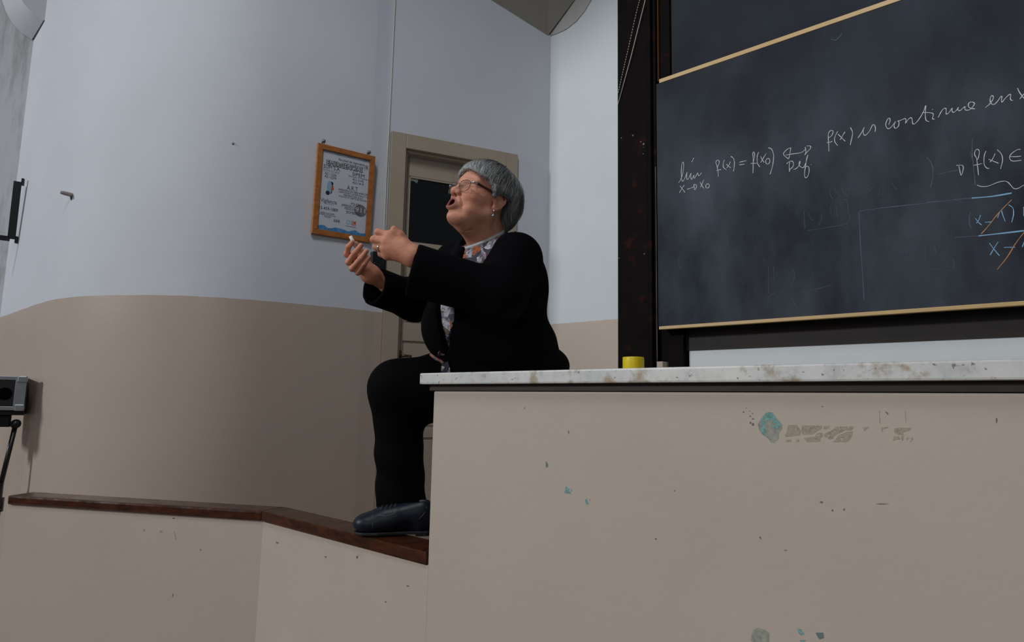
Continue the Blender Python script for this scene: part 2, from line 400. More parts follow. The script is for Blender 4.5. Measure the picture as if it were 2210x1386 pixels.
# handle
M_BRASS = simple('tarnished_brass', srgb(92, 82, 66), 0.35, 0.9)
hp_ = dw(858, 769, o_f); hs = sl + 0.004
hpl = dbox('handle_plate', sl + 0.002, sl + 0.026, hp_[2] - 0.05, hp_[2] + 0.035, o_f, o_f + 0.004, M_BRASS, leaf, 0.001)
hz = hp_[2]
tube('lever', [dpt(sl + 0.014, hz, o_f), dpt(sl + 0.014, hz, o_f + 0.045), dpt(sl + 0.026, hz + 0.001, o_f + 0.05), dpt(sl + 0.075, hz, o_f + 0.05)], [0.008, 0.008, 0.009, 0.007], M_BRASS, hpl)
# ---------------- cable down to the black box
M_CABLE = simple('cable_white', srgb(208, 206, 202), 0.55)
cp = [dpt(s_out_l - 0.012 + a, z, 0.006) for a, z in ((0.004, 4.4), (0.0, 3.6), (-0.001, z_out + 0.02), (-0.004, z_out - 0.3), (-0.003, z_out - 0.8), (-0.004, 2.16))]
o = tube('wall_cable', cp, 0.0065, M_CABLE, None, 8); tag(o, 'thin white cable running down the wall beside the door frame', 'cable')
M_BLKPL = simple('black_plastic', srgb(16, 17, 20), 0.3)
M_GREYPL = simple('grey_plastic', srgb(64, 66, 68), 0.45)
bxp = dpt(s_out_l - 0.045, 2.02, 0.0)
wb_ = empty('wall_box', bxp); tag(wb_, 'small black plastic box on the wall left of the door frame', 'wall box')
def dloc(ds, dz, o): return bxp + DD * ds + UP * dz + ND * o
q = [dloc(-0.045, -0.075, 0.002), dloc(0.04, -0.075, 0.002), dloc(0.04, 0.09, 0.002), dloc(-0.045, 0.09, 0.002)]
prism('housing', q, ND * 0.055, M_BLKPL, wb_, 0.008)
q = [dloc(-0.03, -0.055, 0.057), dloc(0.03, -0.055, 0.057), dloc(0.03, 0.02, 0.057), dloc(-0.03, 0.02, 0.057)]
prism('front_cover', q, ND * 0.008, M_BLKPL, wb_, 0.003)
q = [dloc(-0.02, -0.105, 0.002), dloc(0.03, -0.105, 0.002), dloc(0.03, -0.075, 0.002), dloc(-0.02, -0.075, 0.002)]
prism('base_block', q, ND * 0.04, M_GREYPL, wb_, 0.004)
tube('cover_rim', [dloc(-0.03, -0.057, 0.066), dloc(0.03, -0.057, 0.066)], 0.002, M_GREYPL, wb_, 6)
# ================================================================== FRAMED NOTICE
wA, _n = wall_hit(680, 410); wB, _n = wall_hit(803, 430); pdv = horiz(wB - wA); pn = np.array([pdv[1], -pdv[0], 0])
pc0 = on_plane(741, 420, wA + pn * 0.026, pn)
cs = [on_plane(x, y, pc0, pn) for x, y in ((684.4, 312.6), (807.7, 337.5), (799, 522), (672.5, 505.7))]
pcen = sum(cs) / 4; pW = 0.5 * (np.linalg.norm(cs[1] - cs[0]) + np.linalg.norm(cs[2] - cs[3])); pH = 0.5 * ((cs[0] - cs[3])[2] + (cs[1] - cs[2])[2])
pic = empty('framed_notice', pcen - UP * pH / 2); tag(pic, 'framed emergency phone notice with light wood frame on the curved wall', 'framed notice')
# leans forward a little at the top
lean = math.radians(2.0); pu = UP * math.cos(lean) + pn * math.sin(lean); pf = np.cross(pdv, pu); pf = pf if np.dot(pf, pn) > 0 else -pf
def pp(u, v, o=0.0): return pcen + pdv * u + pu * v + pf * o          # u,v metres from centre
M_FRAMEW = wood_mat('pale_frame_wood', srgb(148, 88, 40), srgb(182, 118, 62), 0.4, (4, 4, 10), 5)
M_PAPER = simple('notice_paper', srgb(196, 201, 210), 0.28, var=0.02)
fwid = 0.03; hw, hh = pW / 2, pH / 2
def miter(name, a, b, c, d):
    return prism(name, [pp(*a, -0.012), pp(*b, -0.012), pp(*c, -0.012), pp(*d, -0.012)], pf * 0.024, M_FRAMEW, pic, 0.003)
miter('frame_bar', (-hw, -hh), (-hw + fwid, -hh + fwid), (-hw + fwid, hh - fwid), (-hw, hh))
miter('frame_bar', (hw, -hh), (hw, hh), (hw - fwid, hh - fwid), (hw - fwid, -hh + fwid))
miter('frame_bar', (-hw, hh), (-hw + fwid, hh - fwid), (hw - fwid, hh - fwid), (hw, hh))
miter('frame_bar', (-hw, -hh), (hw, -hh), (hw - fwid, -hh + fwid), (-hw + fwid, -hh + fwid))
iw, ih = hw - fwid, hh - fwid
paper = prism('paper', [pp(-iw, -ih, -0.006), pp(iw, -ih, -0.006), pp(iw, ih, -0.006), pp(-iw, ih, -0.006)], pf * 0.004, M_PAPER, pic)
M_INK = simple('ink_black', srgb(34, 36, 46), 0.5); M_INKG = simple('ink_grey', srgb(112, 112, 120), 0.5)
M_INKW = simple('ink_white', srgb(205, 207, 214), 0.5); M_INKB = simple('ink_blue', srgb(70, 130, 178), 0.5, var=0.35, vscale=60)
M_INKLB = simple('ink_light_blue', srgb(134, 172, 202), 0.5); M_INKO = simple('ink_orange', srgb(196, 86, 50), 0.5)
M_INKBR = simple('ink_brown', srgb(112, 66, 44), 0.5); M_INKT = simple('ink_teal', srgb(52, 92, 96), 0.5)
def ptxt(s, u, v, size, align='CENTER', bold=0.02, shear=0, mat=None, o=-0.0012, width=None):
    # u,v: fractions of the inner paper, (0,0) top left, (1,1) bottom right
    return text_mesh('lettering', s, size, pp(-iw + 2 * iw * u, ih - 2 * ih * v, o), pdv, pu, mat or M_INK, paper, align, bold, shear, width)
def pt(txt, u, v, size, wfrac, bold=0.0, shear=0, mat=None, o=-0.0012):
    return ptxt(txt, u, v, size, 'CENTER', 0.0, shear, mat, o, wfrac * 2 * iw)
pt('Facultad de Ingeniería', 0.61, 0.088, 0.021, 0.55, 0.0, 0.3)
pt('Universidad Nacional de Mar del Plata', 0.66, 0.112, 0.0095, 0.44, mat=M_INKG)
for du, dv in ((-0.011, 0), (0.011, 0), (0, -0.006), (0, 0.006), (-0.008, -0.004), (0.008, 0.004), (0.008, -0.004), (-0.008, 0.004), (0.014, 0.007)):
    pt('EMERGENCIAS', 0.48 + du, 0.172 + dv, 0.038, 0.745, o=-0.0012 + 0.00003 * random.random())
pt('EMERGENCIAS', 0.48, 0.172, 0.038, 0.745, mat=M_INKW, o=-0.0006)
pt('SUM S.A.', 0.22, 0.222, 0.030, 0.35)
pt('(Estudiantes, y para eventos', 0.21, 0.243, 0.0085, 0.34, 0.0, mat=M_INKG)
pt('que ocurran en el edificio)', 0.21, 0.260, 0.0085, 0.33, 0.0, mat=M_INKG)
pt('421-1226', 0.20, 0.300, 0.0195, 0.24); pt('421-2234', 0.20, 0.338, 0.0195, 0.24)
pt('SIPEM', 0.78, 0.240, 0.030, 0.26)
pt('(Docentes y No Docentes)', 0.78, 0.262, 0.011, 0.42, 0.0)
pt('451-3145', 0.78, 0.302, 0.0195, 0.24); pt('453-1419', 0.78, 0.342, 0.0195, 0.24)
pt('A.R.T', 0.67, 0.432, 0.034, 0.23)
pt('EMERGENCIAS 0800 4444 275', 0.69, 0.463, 0.0155, 0.61, 0.008)
pt('y DEPARTAMENTO DE PERSONAL int. 116', 0.69, 0.490, 0.0125, 0.62, 0.003)
pt('PREVENCION A.R.T', 0.70, 0.523, 0.0165, 0.41)
pt('ATENCION AL CLIENTE: 0810-5555-278', 0.69, 0.545, 0.0125, 0.59, 0.003)
pt('Vigilancia', 0.20, 0.650, 0.031, 0.33, 0.0)
pt('(en el campus)', 0.22, 0.668, 0.0085, 0.17, 0.0, mat=M_INKG)
pt('15-459-1889', 0.20, 0.742, 0.0255, 0.38)
pt('DESDE CUALQUIER', 0.19, 0.790, 0.0115, 0.28, 0.0); pt('INTERNO DE FACULTAD', 0.19, 0.812, 0.0115, 0.34, 0.0); pt('MARQUE', 0.19, 0.834, 0.0115, 0.13, 0.0)
pt('666', 0.39, 0.872, 0.0255, 0.125, 0.012)
pt('POLICÍA', 0.76, 0.618, 0.0195, 0.20, 0.008); pt('EMERGENCIAS', 0.64, 0.655, 0.0195, 0.345, 0.008)
pt('MÉDICAS', 0.64, 0.690, 0.0195, 0.22, 0.008); pt('BOMBEROS', 0.73, 0.735, 0.021, 0.31, 0.008)
def pdisc(name, u, v, r, mat, o, ry=None, n=24):
    ry = ry or r
    c = pp(-iw + 2 * iw * u, ih - 2 * ih * v, o)
    return prism(name, [c + pdv * r * math.cos(2 * math.pi * k / n) + pu * ry * math.sin(2 * math.pi * k / n) for k in range(n)], pf * 0.0003, mat, paper)
pdisc('printed_disc', 0.87, 0.672, 0.036, M_INKG, -0.0018)
pt('911', 0.88, 0.692, 0.036, 0.21, 0.0, mat=M_INKW, o=-0.0010)
pt('DI', 0.645, 0.872, 0.036, 0.105, 0.0, mat=M_INKLB)
c0 = lambda u, v, o: pp(-iw + 2 * iw * u, ih - 2 * ih * v, o)
prism('printed_mark', [c0(0.71, 0.875, -0.0018), c0(0.79, 0.875, -0.0018), c0(0.79, 0.818, -0.0018), c0(0.71, 0.818, -0.0018)], pf * 0.0003, M_INKO, paper)
pt('C', 0.75, 0.868, 0.034, 0.06, 0.01, mat=M_INKW, o=-0.0010)
prism('printed_rule', [c0(0.58, 0.90, -0.0018), c0(0.80, 0.90, -0.0018), c0(0.80, 0.893, -0.0018), c0(0.58, 0.893, -0.0018)], pf * 0.0003, M_INKG, paper)
pt('(IR', 0.935, 0.125, 0.036, 0.085, 0.01)
# blue wavy borders
pts = [c0(0, 1.0, -0.0016)] + [c0(k / 14, 0.955 - 0.012 * math.sin(k * 1.3) - 0.006 * (k % 3) + 0.0 * k, -0.0016) for k in range(15)] + [c0(1, 1.0, -0.0016)]
prism('blue_border', pts, pf * 0.0003, M_INKB, paper)
pts = [c0(0, 0.0, -0.0016)] + [c0(k / 14, 0.015 + 0.008 * math.sin(k * 1.7), -0.0016) for k in range(15)] + [c0(1, 0.0, -0.0016)]
prism('blue_border', pts, pf * 0.0003, M_INKLB, paper)
# little coloured paramedic drawing as plain blobs
for u, v, r, ry, mt in ((0.19, 0.455, 0.014, 0.040, M_INKLB), (0.23, 0.398, 0.011, 0.010, M_INK), (0.215, 0.418, 0.008, 0.009, M_INKBR), (0.235, 0.450, 0.011, 0.018, M_INKBR), (0.255, 0.462, 0.009, 0.010, M_INKO), (0.165, 0.470, 0.009, 0.018, M_INKW), (0.20, 0.505, 0.016, 0.012, M_INKT), (0.165, 0.525, 0.012, 0.012, M_INK)):
    pdisc('printed_drawing', u, v, r, mt, -0.0017 + 0.0004 * random.random(), ry, 14)
M_SCREW = simple('steel_eye', srgb(120, 124, 130), 0.3, 1.0)
for u in (-0.135, 0.133):
    eye = lathe('hanging_knob', pp(u, hh + 0.020, 0.0), pf, [(0.0005, -0.011), (0.008, -0.008), (0.011, 0.0), (0.008, 0.008), (0.0005, 0.011)], M_SCREW, pic, 14)
    tube('nail', [pp(u, hh + 0.022, -0.035), pp(u, hh + 0.022, 0.004)], 0.004, M_SCREW, eye, 8)
    tube('eye_shank', [pp(u, hh - 0.004, 0.0), pp(u, hh + 0.010, 0.0)], 0.003, M_SCREW, eye, 6)
# ================================================================== BLACKBOARDS
def bp(px, py, o): return on_plane(px, py, CORNER + N1 * o, N1)
def bs(p): return float(np.dot(np.asarray(p) - CORNER, R1))
def bpt(s, z, o=0.0): return CORNER * np.array([1, 1, 0]) + R1 * s + N1 * o + UP * z
def bbox(name, s0, s1, z0, z1, o0, o1, mat, parent, bevel=0.0):
    q = [bpt(s0, z0, o0), bpt(s1, z0, o0), bpt(s1, z1, o0), bpt(s0, z1, o0)]
    return prism(name, q, N1 * (o1 - o0), mat, parent, bevel)
S_R = bs(bp(2210, 400, 0.12)) + 0.35                       # right end of the boards, outside the frame
fo = 0.12
sA = bs(bp(1333.2, 400, fo)); sB = bs(bp(1397, 300, fo)); sC = bs(bp(1413, 400, 0.13)); sD = bs(bp(1418.5, 420, 0.15))
bfr = empty('blackboard_frame', bpt(sA, Z_POD)); tag(bfr, 'dark wooden upright frame holding the sliding blackboards', 'blackboard frame')
bbox('post', sA, sB, Z_POD, 4.3, 0.0, fo, M_DARKWOOD, bfr, 0.002)
bbox('guide_rail', sB, sB + 0.030, Z_POD, 4.3, 0.0, fo + 0.012, M_DARKWOOD, bfr, 0.008)
bbox('guide_groove', sB + 0.030, sC + 0.0, Z_POD, 4.3, 0.0, fo - 0.01, M_DARKWOOD, bfr, 0.003)
sE = bs(bp(1424, 120, 0.07)); sG = bs(bp(1450, 120, 0.05)); 
bbox('back_stile', sC, sG, Z_POD, 4.3, 0.0, 0.075, M_DARKWOOD, bfr, 0.002)
zl = bp(1487, 757, 0.05)[2]
sP = bs(bp(1480, 760, 0.06))
bbox('lower_stile', sC, sP, Z_POD, bp(1460, 720, 0.06)[2] + 0.1, 0.0, 0.085, M_DARKWOOD, bfr, 0.003)
M_BACKP = simple('dark_back_panel', srgb(40, 36, 33), 0.7, var=0.15, vscale=4)
bbox('back_panel', sP, S_R, zl, 1.95, 0.0, 0.05, M_BACKP, bfr)
M_CHALKW = simple('white_panel_paint', srgb(214, 220, 223), 0.6, var=0.02)
wp = bbox('white_lower_panel', sP + 0.012, S_R, Z_POD + 0.3, zl, 0.0, 0.045, M_CHALKW, bfr); wp['label'] = 'white strip of panel under the boards'
bbox('post', S_R, S_R + 0.14, Z_POD, 4.3, 0.0, fo, M_DARKWOOD, bfr, 0.002)
M_SCRATCH = simple('bare_scratch', srgb(112, 104, 96), 0.7)
for x, y, l in ((1383, 306, 4), (1366, 292, 5), (1341, 298, 4), (1389, 311, 6), (1389, 318, 2), (1390.5, 548, 4), (1336, 557, 3), (1388, 332, 3)):
    c = bp(x, y, fo + 0.0005)
    pts = [c + R1 * 0.0016 * l * math.cos(t) * 0.7 + UP * 0.0014 * l * math.sin(t) * random.uniform(0.5, 1.1) for t in np.linspace(0, 2 * math.pi, 7)[:-1]]
    prism('paint_nick', pts, N1 * 0.0006, M_SCRATCH, bfr)
# worn pale edge along the groove
pe = [bpt(sC - 0.004, z, fo - 0.009) for z in np.linspace(1.45, 2.6, 12)]
tube('worn_edge', pe, [0.0012 + 0.0012 * abs(math.sin(i * 2.1)) for i in range(12)], M_SCRATCH, bfr, 5)
M_HONEY = simple('honey_edge', srgb(122, 78, 34), 0.35)
bbox('edge_strip', sE - 0.010, sE - 0.002, bp(1424, 176, 0.075)[2], 4.3, 0.07, 0.083, M_HONEY, bfr)
M_CORD = simple('cord_cotton', srgb(206, 200, 184), 0.8)
M_CORDD = simple('cord_dark', srgb(60, 54, 48), 0.8)
# pull cords across the post
ca = [bp(x, y, fo + 0.012) for x, y in ((1405, -60), (1380.7, 0), (1356, 105))] + [bp(1333.6, 203, fo + 0.004)]
cb = [bp(x, y, fo + 0.014) for x, y in ((1412, -70), (1392.5, 0), (1362, 122))] + [bp(1333.6, 226, fo + 0.004)]
seg = catmull(ca, 36); o = empty('pull_cord', seg[-1]); tag(o, 'black and white twisted pull cord slanting across the dark post', 'cord')
for k in range(0, len(seg) - 2, 1):
    pass
Vw, Fw, Vd, Fd = [], [], [], []
for k in range(len(seg) - 1):
    (tube_data([seg[k], seg[k + 1]], 0.0021, 6, Vw, Fw, True) if k % 2 == 0 else tube_data([seg[k], seg[k + 1]], 0.0018, 6, Vd, Fd, True))
pyd('light_strand', Vw, Fw, M_CORD, o, True); pyd('dark_strand', Vd, Fd, M_CORDD, o, True)
o = tube('pull_cord', cb, 0.0021, M_CORD, None, 6); tag(o, 'plain cream pull cord beside the twisted one on the dark post', 'cord')
# slate material
def slate(name, smear):
    m, nt, b = new_mat(name)
    geo = nt.nodes.new('ShaderNodeNewGeometry')
    n1 = noise(nt, 2.2, 5, 0.6, vec=geo.outputs['Position'])
    c = ramp(nt, n1.outputs[0], [(0.30, srgb(27, 32, 41)), (0.72, srgb(40, 47, 58))]).outputs[0]
    mp = nt.nodes.new('ShaderNodeMapping'); mp.inputs['Scale'].default_value = (2.6, 2.6, 1.3); mp.inputs['Rotation'].default_value = (0.0, 0.35, 0.0); L(nt, geo.outputs['Position'], mp.inputs[0])
    n2 = noise(nt, 1.3, 6, 0.55, vec=mp.outputs[0])
    g = ramp(nt, n2.outputs[0], [(0.36, 0.0), (0.80, smear)])
    sep = nt.nodes.new('ShaderNodeSeparateXYZ'); L(nt, geo.outputs['Position'], sep.inputs[0])
    mr = nt.nodes.new('ShaderNodeMapRange'); mr.inputs[1].default_value = 2.85; mr.inputs[2].default_value = 2.40; mr.inputs[3].default_value = 0.35; mr.inputs[4].default_value = 1.0; mr.interpolation_type = 'SMOOTHSTEP'
    L(nt, sep.outputs[2], mr.inputs[0])
    mu = nt.nodes.new('ShaderNodeMath'); mu.operation = 'MULTIPLY'; L(nt, g.outputs[0], mu.inputs[0]); L(nt, mr.outputs[0], mu.inputs[1])
    c = mixc(nt, mu.outputs[0], c, srgb(104, 112, 124))
    L(nt, c, b.inputs['Base Color']); b.inputs['Roughness'].default_value = 0.7; b.inputs['Specular IOR Level'].default_value = 0.22
    bump(nt, b, noise(nt, 150, 3, vec=geo.outputs['Position']).outputs[0], 0.08, 0.003)
    return m
M_SLATE = slate('slate_lower', 0.50); M_SLATE2 = slate('slate_upper', 0.16)
M_TRIM = simple('maple_trim', srgb(200, 168, 112), 0.4, var=0.06, vscale=10)
# lower (front) board
LO = 0.15
zb0 = bp(1422, 707, LO)[2]; zb1 = bp(1417, 182, LO)[2]
b1 = empty('sliding_blackboard', bpt(sD, zb0, LO)); tag(b1, 'lower sliding blackboard covered with chalk formulas, pale wood edges', 'blackboard')
surf = bbox('slate_panel', sD, S_R, zb0, zb1, LO - 0.018, LO, M_SLATE, b1)
zt0 = bp(1422, 711.5, LO + 0.012)[2]
s_t = bs(bp(1422, 706, LO + 0.012))
bbox('bottom_trim', s_t, S_R, zt0, zb0 + 0.004, LO - 0.018, LO + 0.012, M_TRIM, b1, 0.002)
ztt = bp(1423, 173, LO)[2]
bbox('top_trim', bs(bp(1423, 178, LO)), S_R, zb1, ztt + 0.004, LO - 0.018, LO + 0.003, M_TRIM, b1, 0.002)
# upper (rear) board
UO = 0.055
b2 = empty('sliding_blackboard', bpt(sG, zb1 - 0.1, UO)); tag(b2, 'upper blackboard without writing, behind the top edge of the lower one', 'blackboard')
bbox('slate_panel', sG + 0.001, S_R, zb1 - 0.12, 4.3, UO - 0.02, UO, M_SLATE2, b2)
M_CRACK = simple('slate_edge', srgb(24, 26, 30), 0.6)
bbox('slate_edge', sG + 0.001, sG + 0.012, zb1 - 0.12, 4.3, UO, UO + 0.002, M_CRACK, b2)
# ---------------- chalk writing
def chalk_mat(name, col): return simple(name, col, 0.9, var=0.12, vscale=120)
M_CW = chalk_mat('chalk_white', srgb(208, 211, 216)); M_CF = chalk_mat('chalk_faint', srgb(92, 98, 106)); M_CFF = chalk_mat('chalk_erased', srgb(74, 80, 90))
M_CB = chalk_mat('chalk_blue', srgb(134, 180, 212)); M_CBF = chalk_mat('chalk_blue_faint', srgb(80, 96, 112)); M_CO = chalk_mat('chalk_orange', srgb(196, 140, 92))
M_CG = chalk_mat('chalk_green', srgb(96, 128, 118))
def chalk(name, strokes, org, sc, mat, w=0.0042, label=None, split=False):
    if split:
        for st_ in strokes: chalk(name, [st_], org, sc, mat, w, label)
        return
    V = []; F = []
    for st_ in strokes:
        pts = [bp(org[0] + x / sc, org[1] + y / sc, LO + 0.0006) for x, y in st_]
        q = catmull(pts, 5); n = len(q); base = len(V)
        for i in range(n):
            t = q[min(i + 1, n - 1)] - q[max(i - 1, 0)]; t = t / (np.linalg.norm(t) + 1e-9); a = np.cross(t, N1)
            ww = 0.64 * w * (0.5 + 0.12 * math.sin(i * 1.7 + len(V)))
            V += [q[i] + a * ww, q[i] - a * ww, q[i] - a * ww - N1 * 0.0004, q[i] + a * ww - N1 * 0.0004]
        for i in range(n - 1):
            k = base + i * 4; j = k + 4
            for e in range(4): F.append((k + e, k + (e + 1) % 4, j + (e + 1) % 4, j + e))
        F += [(base, base + 1, base + 2, base + 3), (base + n * 4 - 4, base + n * 4 - 3, base + n * 4 - 2, base + n * 4 - 1)]
    o = pyd(name, V, F, mat, surf)
    if label: o['label'] = label
    return o
A = ((1440, 290), 6.5)
chalk('chalk_writing', [
 [(160,680),(185,640),(215,560),(232,440),(222,390),(205,420),(197,520),(200,620),(215,658),(240,630),(265,570),(280,530),(272,590),(282,635),(310,600),(335,545),(330,600),(345,630),(375,570),(372,600),(385,615),(415,560),(430,540),(435,575),(455,575),(480,540)],
 [(373,330),(358,360),(342,390)], [(180,725),(215,770),(248,815)], [(240,712),(205,760),(172,820)],
 [(280,770),(330,755),(375,738)], [(372,705),(410,712),(408,745),(385,778),(378,740),(372,705)],
 [(460,670),(485,715),(512,758)], [(512,640),(490,690),(465,745)], [(555,695),(540,720),(548,750),(575,750),(592,722),(580,698),(555,695)]], *A, M_CW, label='white chalk: lím x to x0')
chalk('chalk_writing', [
 [(716,592),(712,520),(698,440),(682,400),(692,370),(716,362),(730,385),(722,425),(700,465)], [(690,510),(720,502),(755,492)],
 [(800,360),(785,410),(790,465),(830,498)], [(832,420),(860,445),(890,470)], [(885,385),(865,430),(835,470)], [(893,308),(930,340),(942,400),(938,470),(928,520)],
 [(1010,392),(1060,380),(1112,370)], [(1010,428),(1050,422),(1085,418)],
 [(1203,545),(1205,450),(1205,340),(1200,270),(1212,245),(1225,270),(1222,320),(1212,380)], [(1172,412),(1210,405),(1262,406)],
 [(1283,248),(1262,310),(1265,400),(1298,458)], [(1310,310),(1335,360),(1360,395)], [(1388,268),(1350,330),(1310,398)],
 [(1395,345),(1380,380),(1395,415),(1425,410),(1442,370),(1425,340),(1395,345)], [(1418,188),(1465,210),(1492,290),(1485,400),(1465,490),(1442,562)]], *A, M_CW, label='white chalk: f(x) = f(x0)')
chalk('chalk_writing', [
 [(1735,190),(1690,205),(1630,272),(1675,325),(1705,335),(1722,260),(1735,190)], [(1660,290),(1760,275),(1880,255),(1935,215)],
 [(1955,165),(2005,165),(2010,195),(1960,250),(1928,290)], [(1935,180),(1945,230),(1940,270)],
 [(1715,525),(1712,450),(1715,390)], [(1675,415),(1700,390),(1745,375),(1770,400),(1765,450),(1720,495)],
 [(1770,490),(1800,485),(1835,455),(1860,410),(1862,375),(1850,400),(1855,440),(1890,465),(1915,460),(1950,380),(1972,290),(1955,340),(1940,450),(1925,560),(1940,608),(1970,590),(1990,520),(1985,460),(1960,450),(1925,465)], [(2020,420),(2022,426)]], *A, M_CW, label='white chalk: double arrow over Def')
B = ((1760, 190), 4.911)
chalk('chalk_writing', [
 [(142,670),(140,600),(135,530),(138,480),(160,452),(185,455),(180,490),(160,515),(138,525)], [(122,580),(150,575),(178,565)], [(235,460),(205,520),(205,570),(235,610)],
 [(240,490),(280,530),(315,565)], [(312,465),(290,500),(262,550)], [(370,418),(392,470),(385,530),(367,605)],
 [(450,530),(490,470),(515,415),(505,450),(510,490),(530,500),(570,460),(600,400),(620,388),(635,420),(632,465)],
 [(775,390),(790,350),(785,320),(765,330),(745,380),(755,420),(780,430),(815,400),(850,355),(835,385),(835,415),(855,427),(880,400),(885,360),(870,352),(895,345),(930,330),(955,325),(958,350),(955,372),(985,330),(1015,315),(1025,340),(1030,375),(1050,380),(1090,340),(1140,260),(1168,185),(1165,240),(1165,310),(1175,345),(1205,355)],
 [(1130,262),(1180,260),(1240,268),(1248,290),(1240,325),(1262,330)], [(1236,225),(1242,229)],
 [(1300,312),(1330,255),(1355,222),(1380,215),(1385,240),(1385,275),(1410,265),(1440,225),(1450,215),(1448,245),(1465,258),(1495,235),(1515,205),(1510,230),(1530,240),(1560,215),(1585,198),(1583,222),(1600,235),(1640,225),(1685,170),(1665,148),(1630,155),(1620,190),(1645,215),(1690,220)],
 [(1800,208),(1845,170),(1880,120),(1885,90),(1865,82),(1850,120),(1860,160),(1890,175),(1930,140),(1960,95),(1975,90),(1972,125),(1978,150),(2010,110),(2050,72),(2070,70),(2065,110),(2075,130),(2092,130)],
 [(2140,0),(2165,50),(2210,110)], [(2230,40),(2190,85),(2165,118)]], *B, M_CW, label='white chalk: f(x) es continua en x')
Cc = ((2000, 290), 4.471)
chalk('chalk_writing', [
 [(285,300),(345,300),(352,340),(332,395),(318,340),(310,305)], [(500,395),(490,300),(480,230),(462,195),(470,155),(495,145),(508,170),(500,220),(485,250)], [(450,300),(490,292),(535,282)],
 [(572,160),(555,210),(555,290),(580,325),(605,330)], [(598,240),(645,260),(692,278)], [(660,185),(640,230),(612,268)], [(680,148),(720,190),(732,250),(712,335)],
 [(905,145),(870,150),(815,190),(800,230),(830,258),(915,250)], [(805,215),(860,215),(912,210)],
 [(485,488),(520,502),(590,500),(680,465),(740,452),(780,460),(810,490),(840,522),(880,522),(939,490),(1000,470)]], *Cc, M_CW, 0.0036, label='white chalk: arrow, f(x) in, wavy brace')
chalk('chalk_writing', [[(445,40),(437,120),(445,250),(460,400),(468,490)], [(418,170),(432,210),(440,240)], [(115,385),(200,365),(300,345)], [(0,220),(40,270),(60,340),(55,430),(38,510)]], *Cc, M_CF, 0.004, label='faint chalk stroke beside f(x)', split=True)
chalk('chalk_writing', [[(435,615),(620,600),(820,567)], [(500,980),(700,958),(939,930),(1000,922)]], *Cc, M_CB, 0.0075, label='thick blue fraction line', split=True)
chalk('chalk_writing', [[(520,780),(500,830),(480,858)], [(470,812),(500,850),(530,875)], [(562,850),(600,846),(632,845)], [(683,805),(715,735),(735,780),(757,840)], [(790,680),(830,710),(838,770),(820,850)]], *Cc, M_CB, 0.0042, label='blue chalk: (x-1)')
chalk('chalk_writing', [
 [(605,1050),(650,1110),(702,1172)], [(688,1040),(650,1100),(612,1165)], [(745,1092),(800,1090),(852,1090)]], *Cc, M_CB, 0.0042, label='blue chalk: x- under the line')
chalk('chalk_writing', [[(955,1000),(938,1045),(922,1088)]], *Cc, M_CB, 0.0042, label='blue chalk: stroke of a 1 at the edge')
chalk('chalk_writing', [[(935,700),(937,745),(939,790)]], *Cc, M_CB, 0.0042, label='blue chalk stroke at the picture edge')
chalk('chalk_writing', [[(425,745),(412,800),(415,870),(430,905)], [(0,655),(200,638),(435,615)], [(270,995),(500,980)], [(455,800),(470,812)]], *Cc, M_CBF, 0.0045, label='faded blue chalk line', split=True)
chalk('chalk_writing', [[(820,632),(740,710),(660,800),(590,890),(527,960)], [(960,920),(860,1050),(780,1180),(682,1303)]], *Cc, M_CO, 0.0045, label='orange cancelling stroke', split=True)
Dd = ((1440, 400), 3.25)
chalk('chalk_writing', [[(1345,190),(1350,300),(1358,450),(1370,620),(1380,800)], [(1345,182),(1500,160),(1700,138),(1900,115),(2000,105)]], *Dd, M_CBF, 0.005, label='faded line of a chalk bracket', split=True)
chalk('chalk_writing', [[(960,180),(962,250),(965,300)], [(980,318),(1100,300),(1265,265),(1270,180),(1255,102),(1180,115)], [(1490,382),(1555,372)], [(1495,418),(1555,410)], [(1668,270),(1670,330),(1690,358),(1760,350),(1862,330)],
 [(1640,430),(1665,455),(1685,475)], [(1690,430),(1665,455),(1645,480)], [(1700,470),(1790,455)], [(1810,430),(1812,520)], [(1862,480),(1875,425),(1888,490)], [(1830,585),(2000,592),(2005,520)],
 [(710,570),(710,660),(712,760)], [(690,672),(725,665)], [(745,565),(748,660)], [(870,590),(895,620),(885,680),(870,720)], [(845,755),(880,810),(912,857)], [(690,800),(725,775),(760,748)], [(860,760),(1000,740),(1150,700)],
 [(80,510),(84,550),(88,590)], [(985,195),(1010,240),(1025,240)], [(1065,280),(1080,240),(1085,200)], [(1145,140),(1150,210)], [(1185,150),(1195,230)],
 [(1150,10),(1140,50),(1160,100)], [(1170,20),(1215,80)], [(1220,15),(1245,75)], [(1255,20),(1280,40),(1265,80),(1250,50)], [(1310,35),(1340,30)], [(1410,0),(1435,20),(1415,38),(1400,15)], [(1490,30),(1480,80)], [(1570,-20),(1610,30)]], *Dd, M_CFF, 0.004, label='half-erased chalk stroke', split=True)
chalk('chalk_writing', [[(1075,232),(1100,235),(1125,215),(1138,195)]], (1400, 0), 2.728, M_CG, 0.003, label='small green chalk arc')
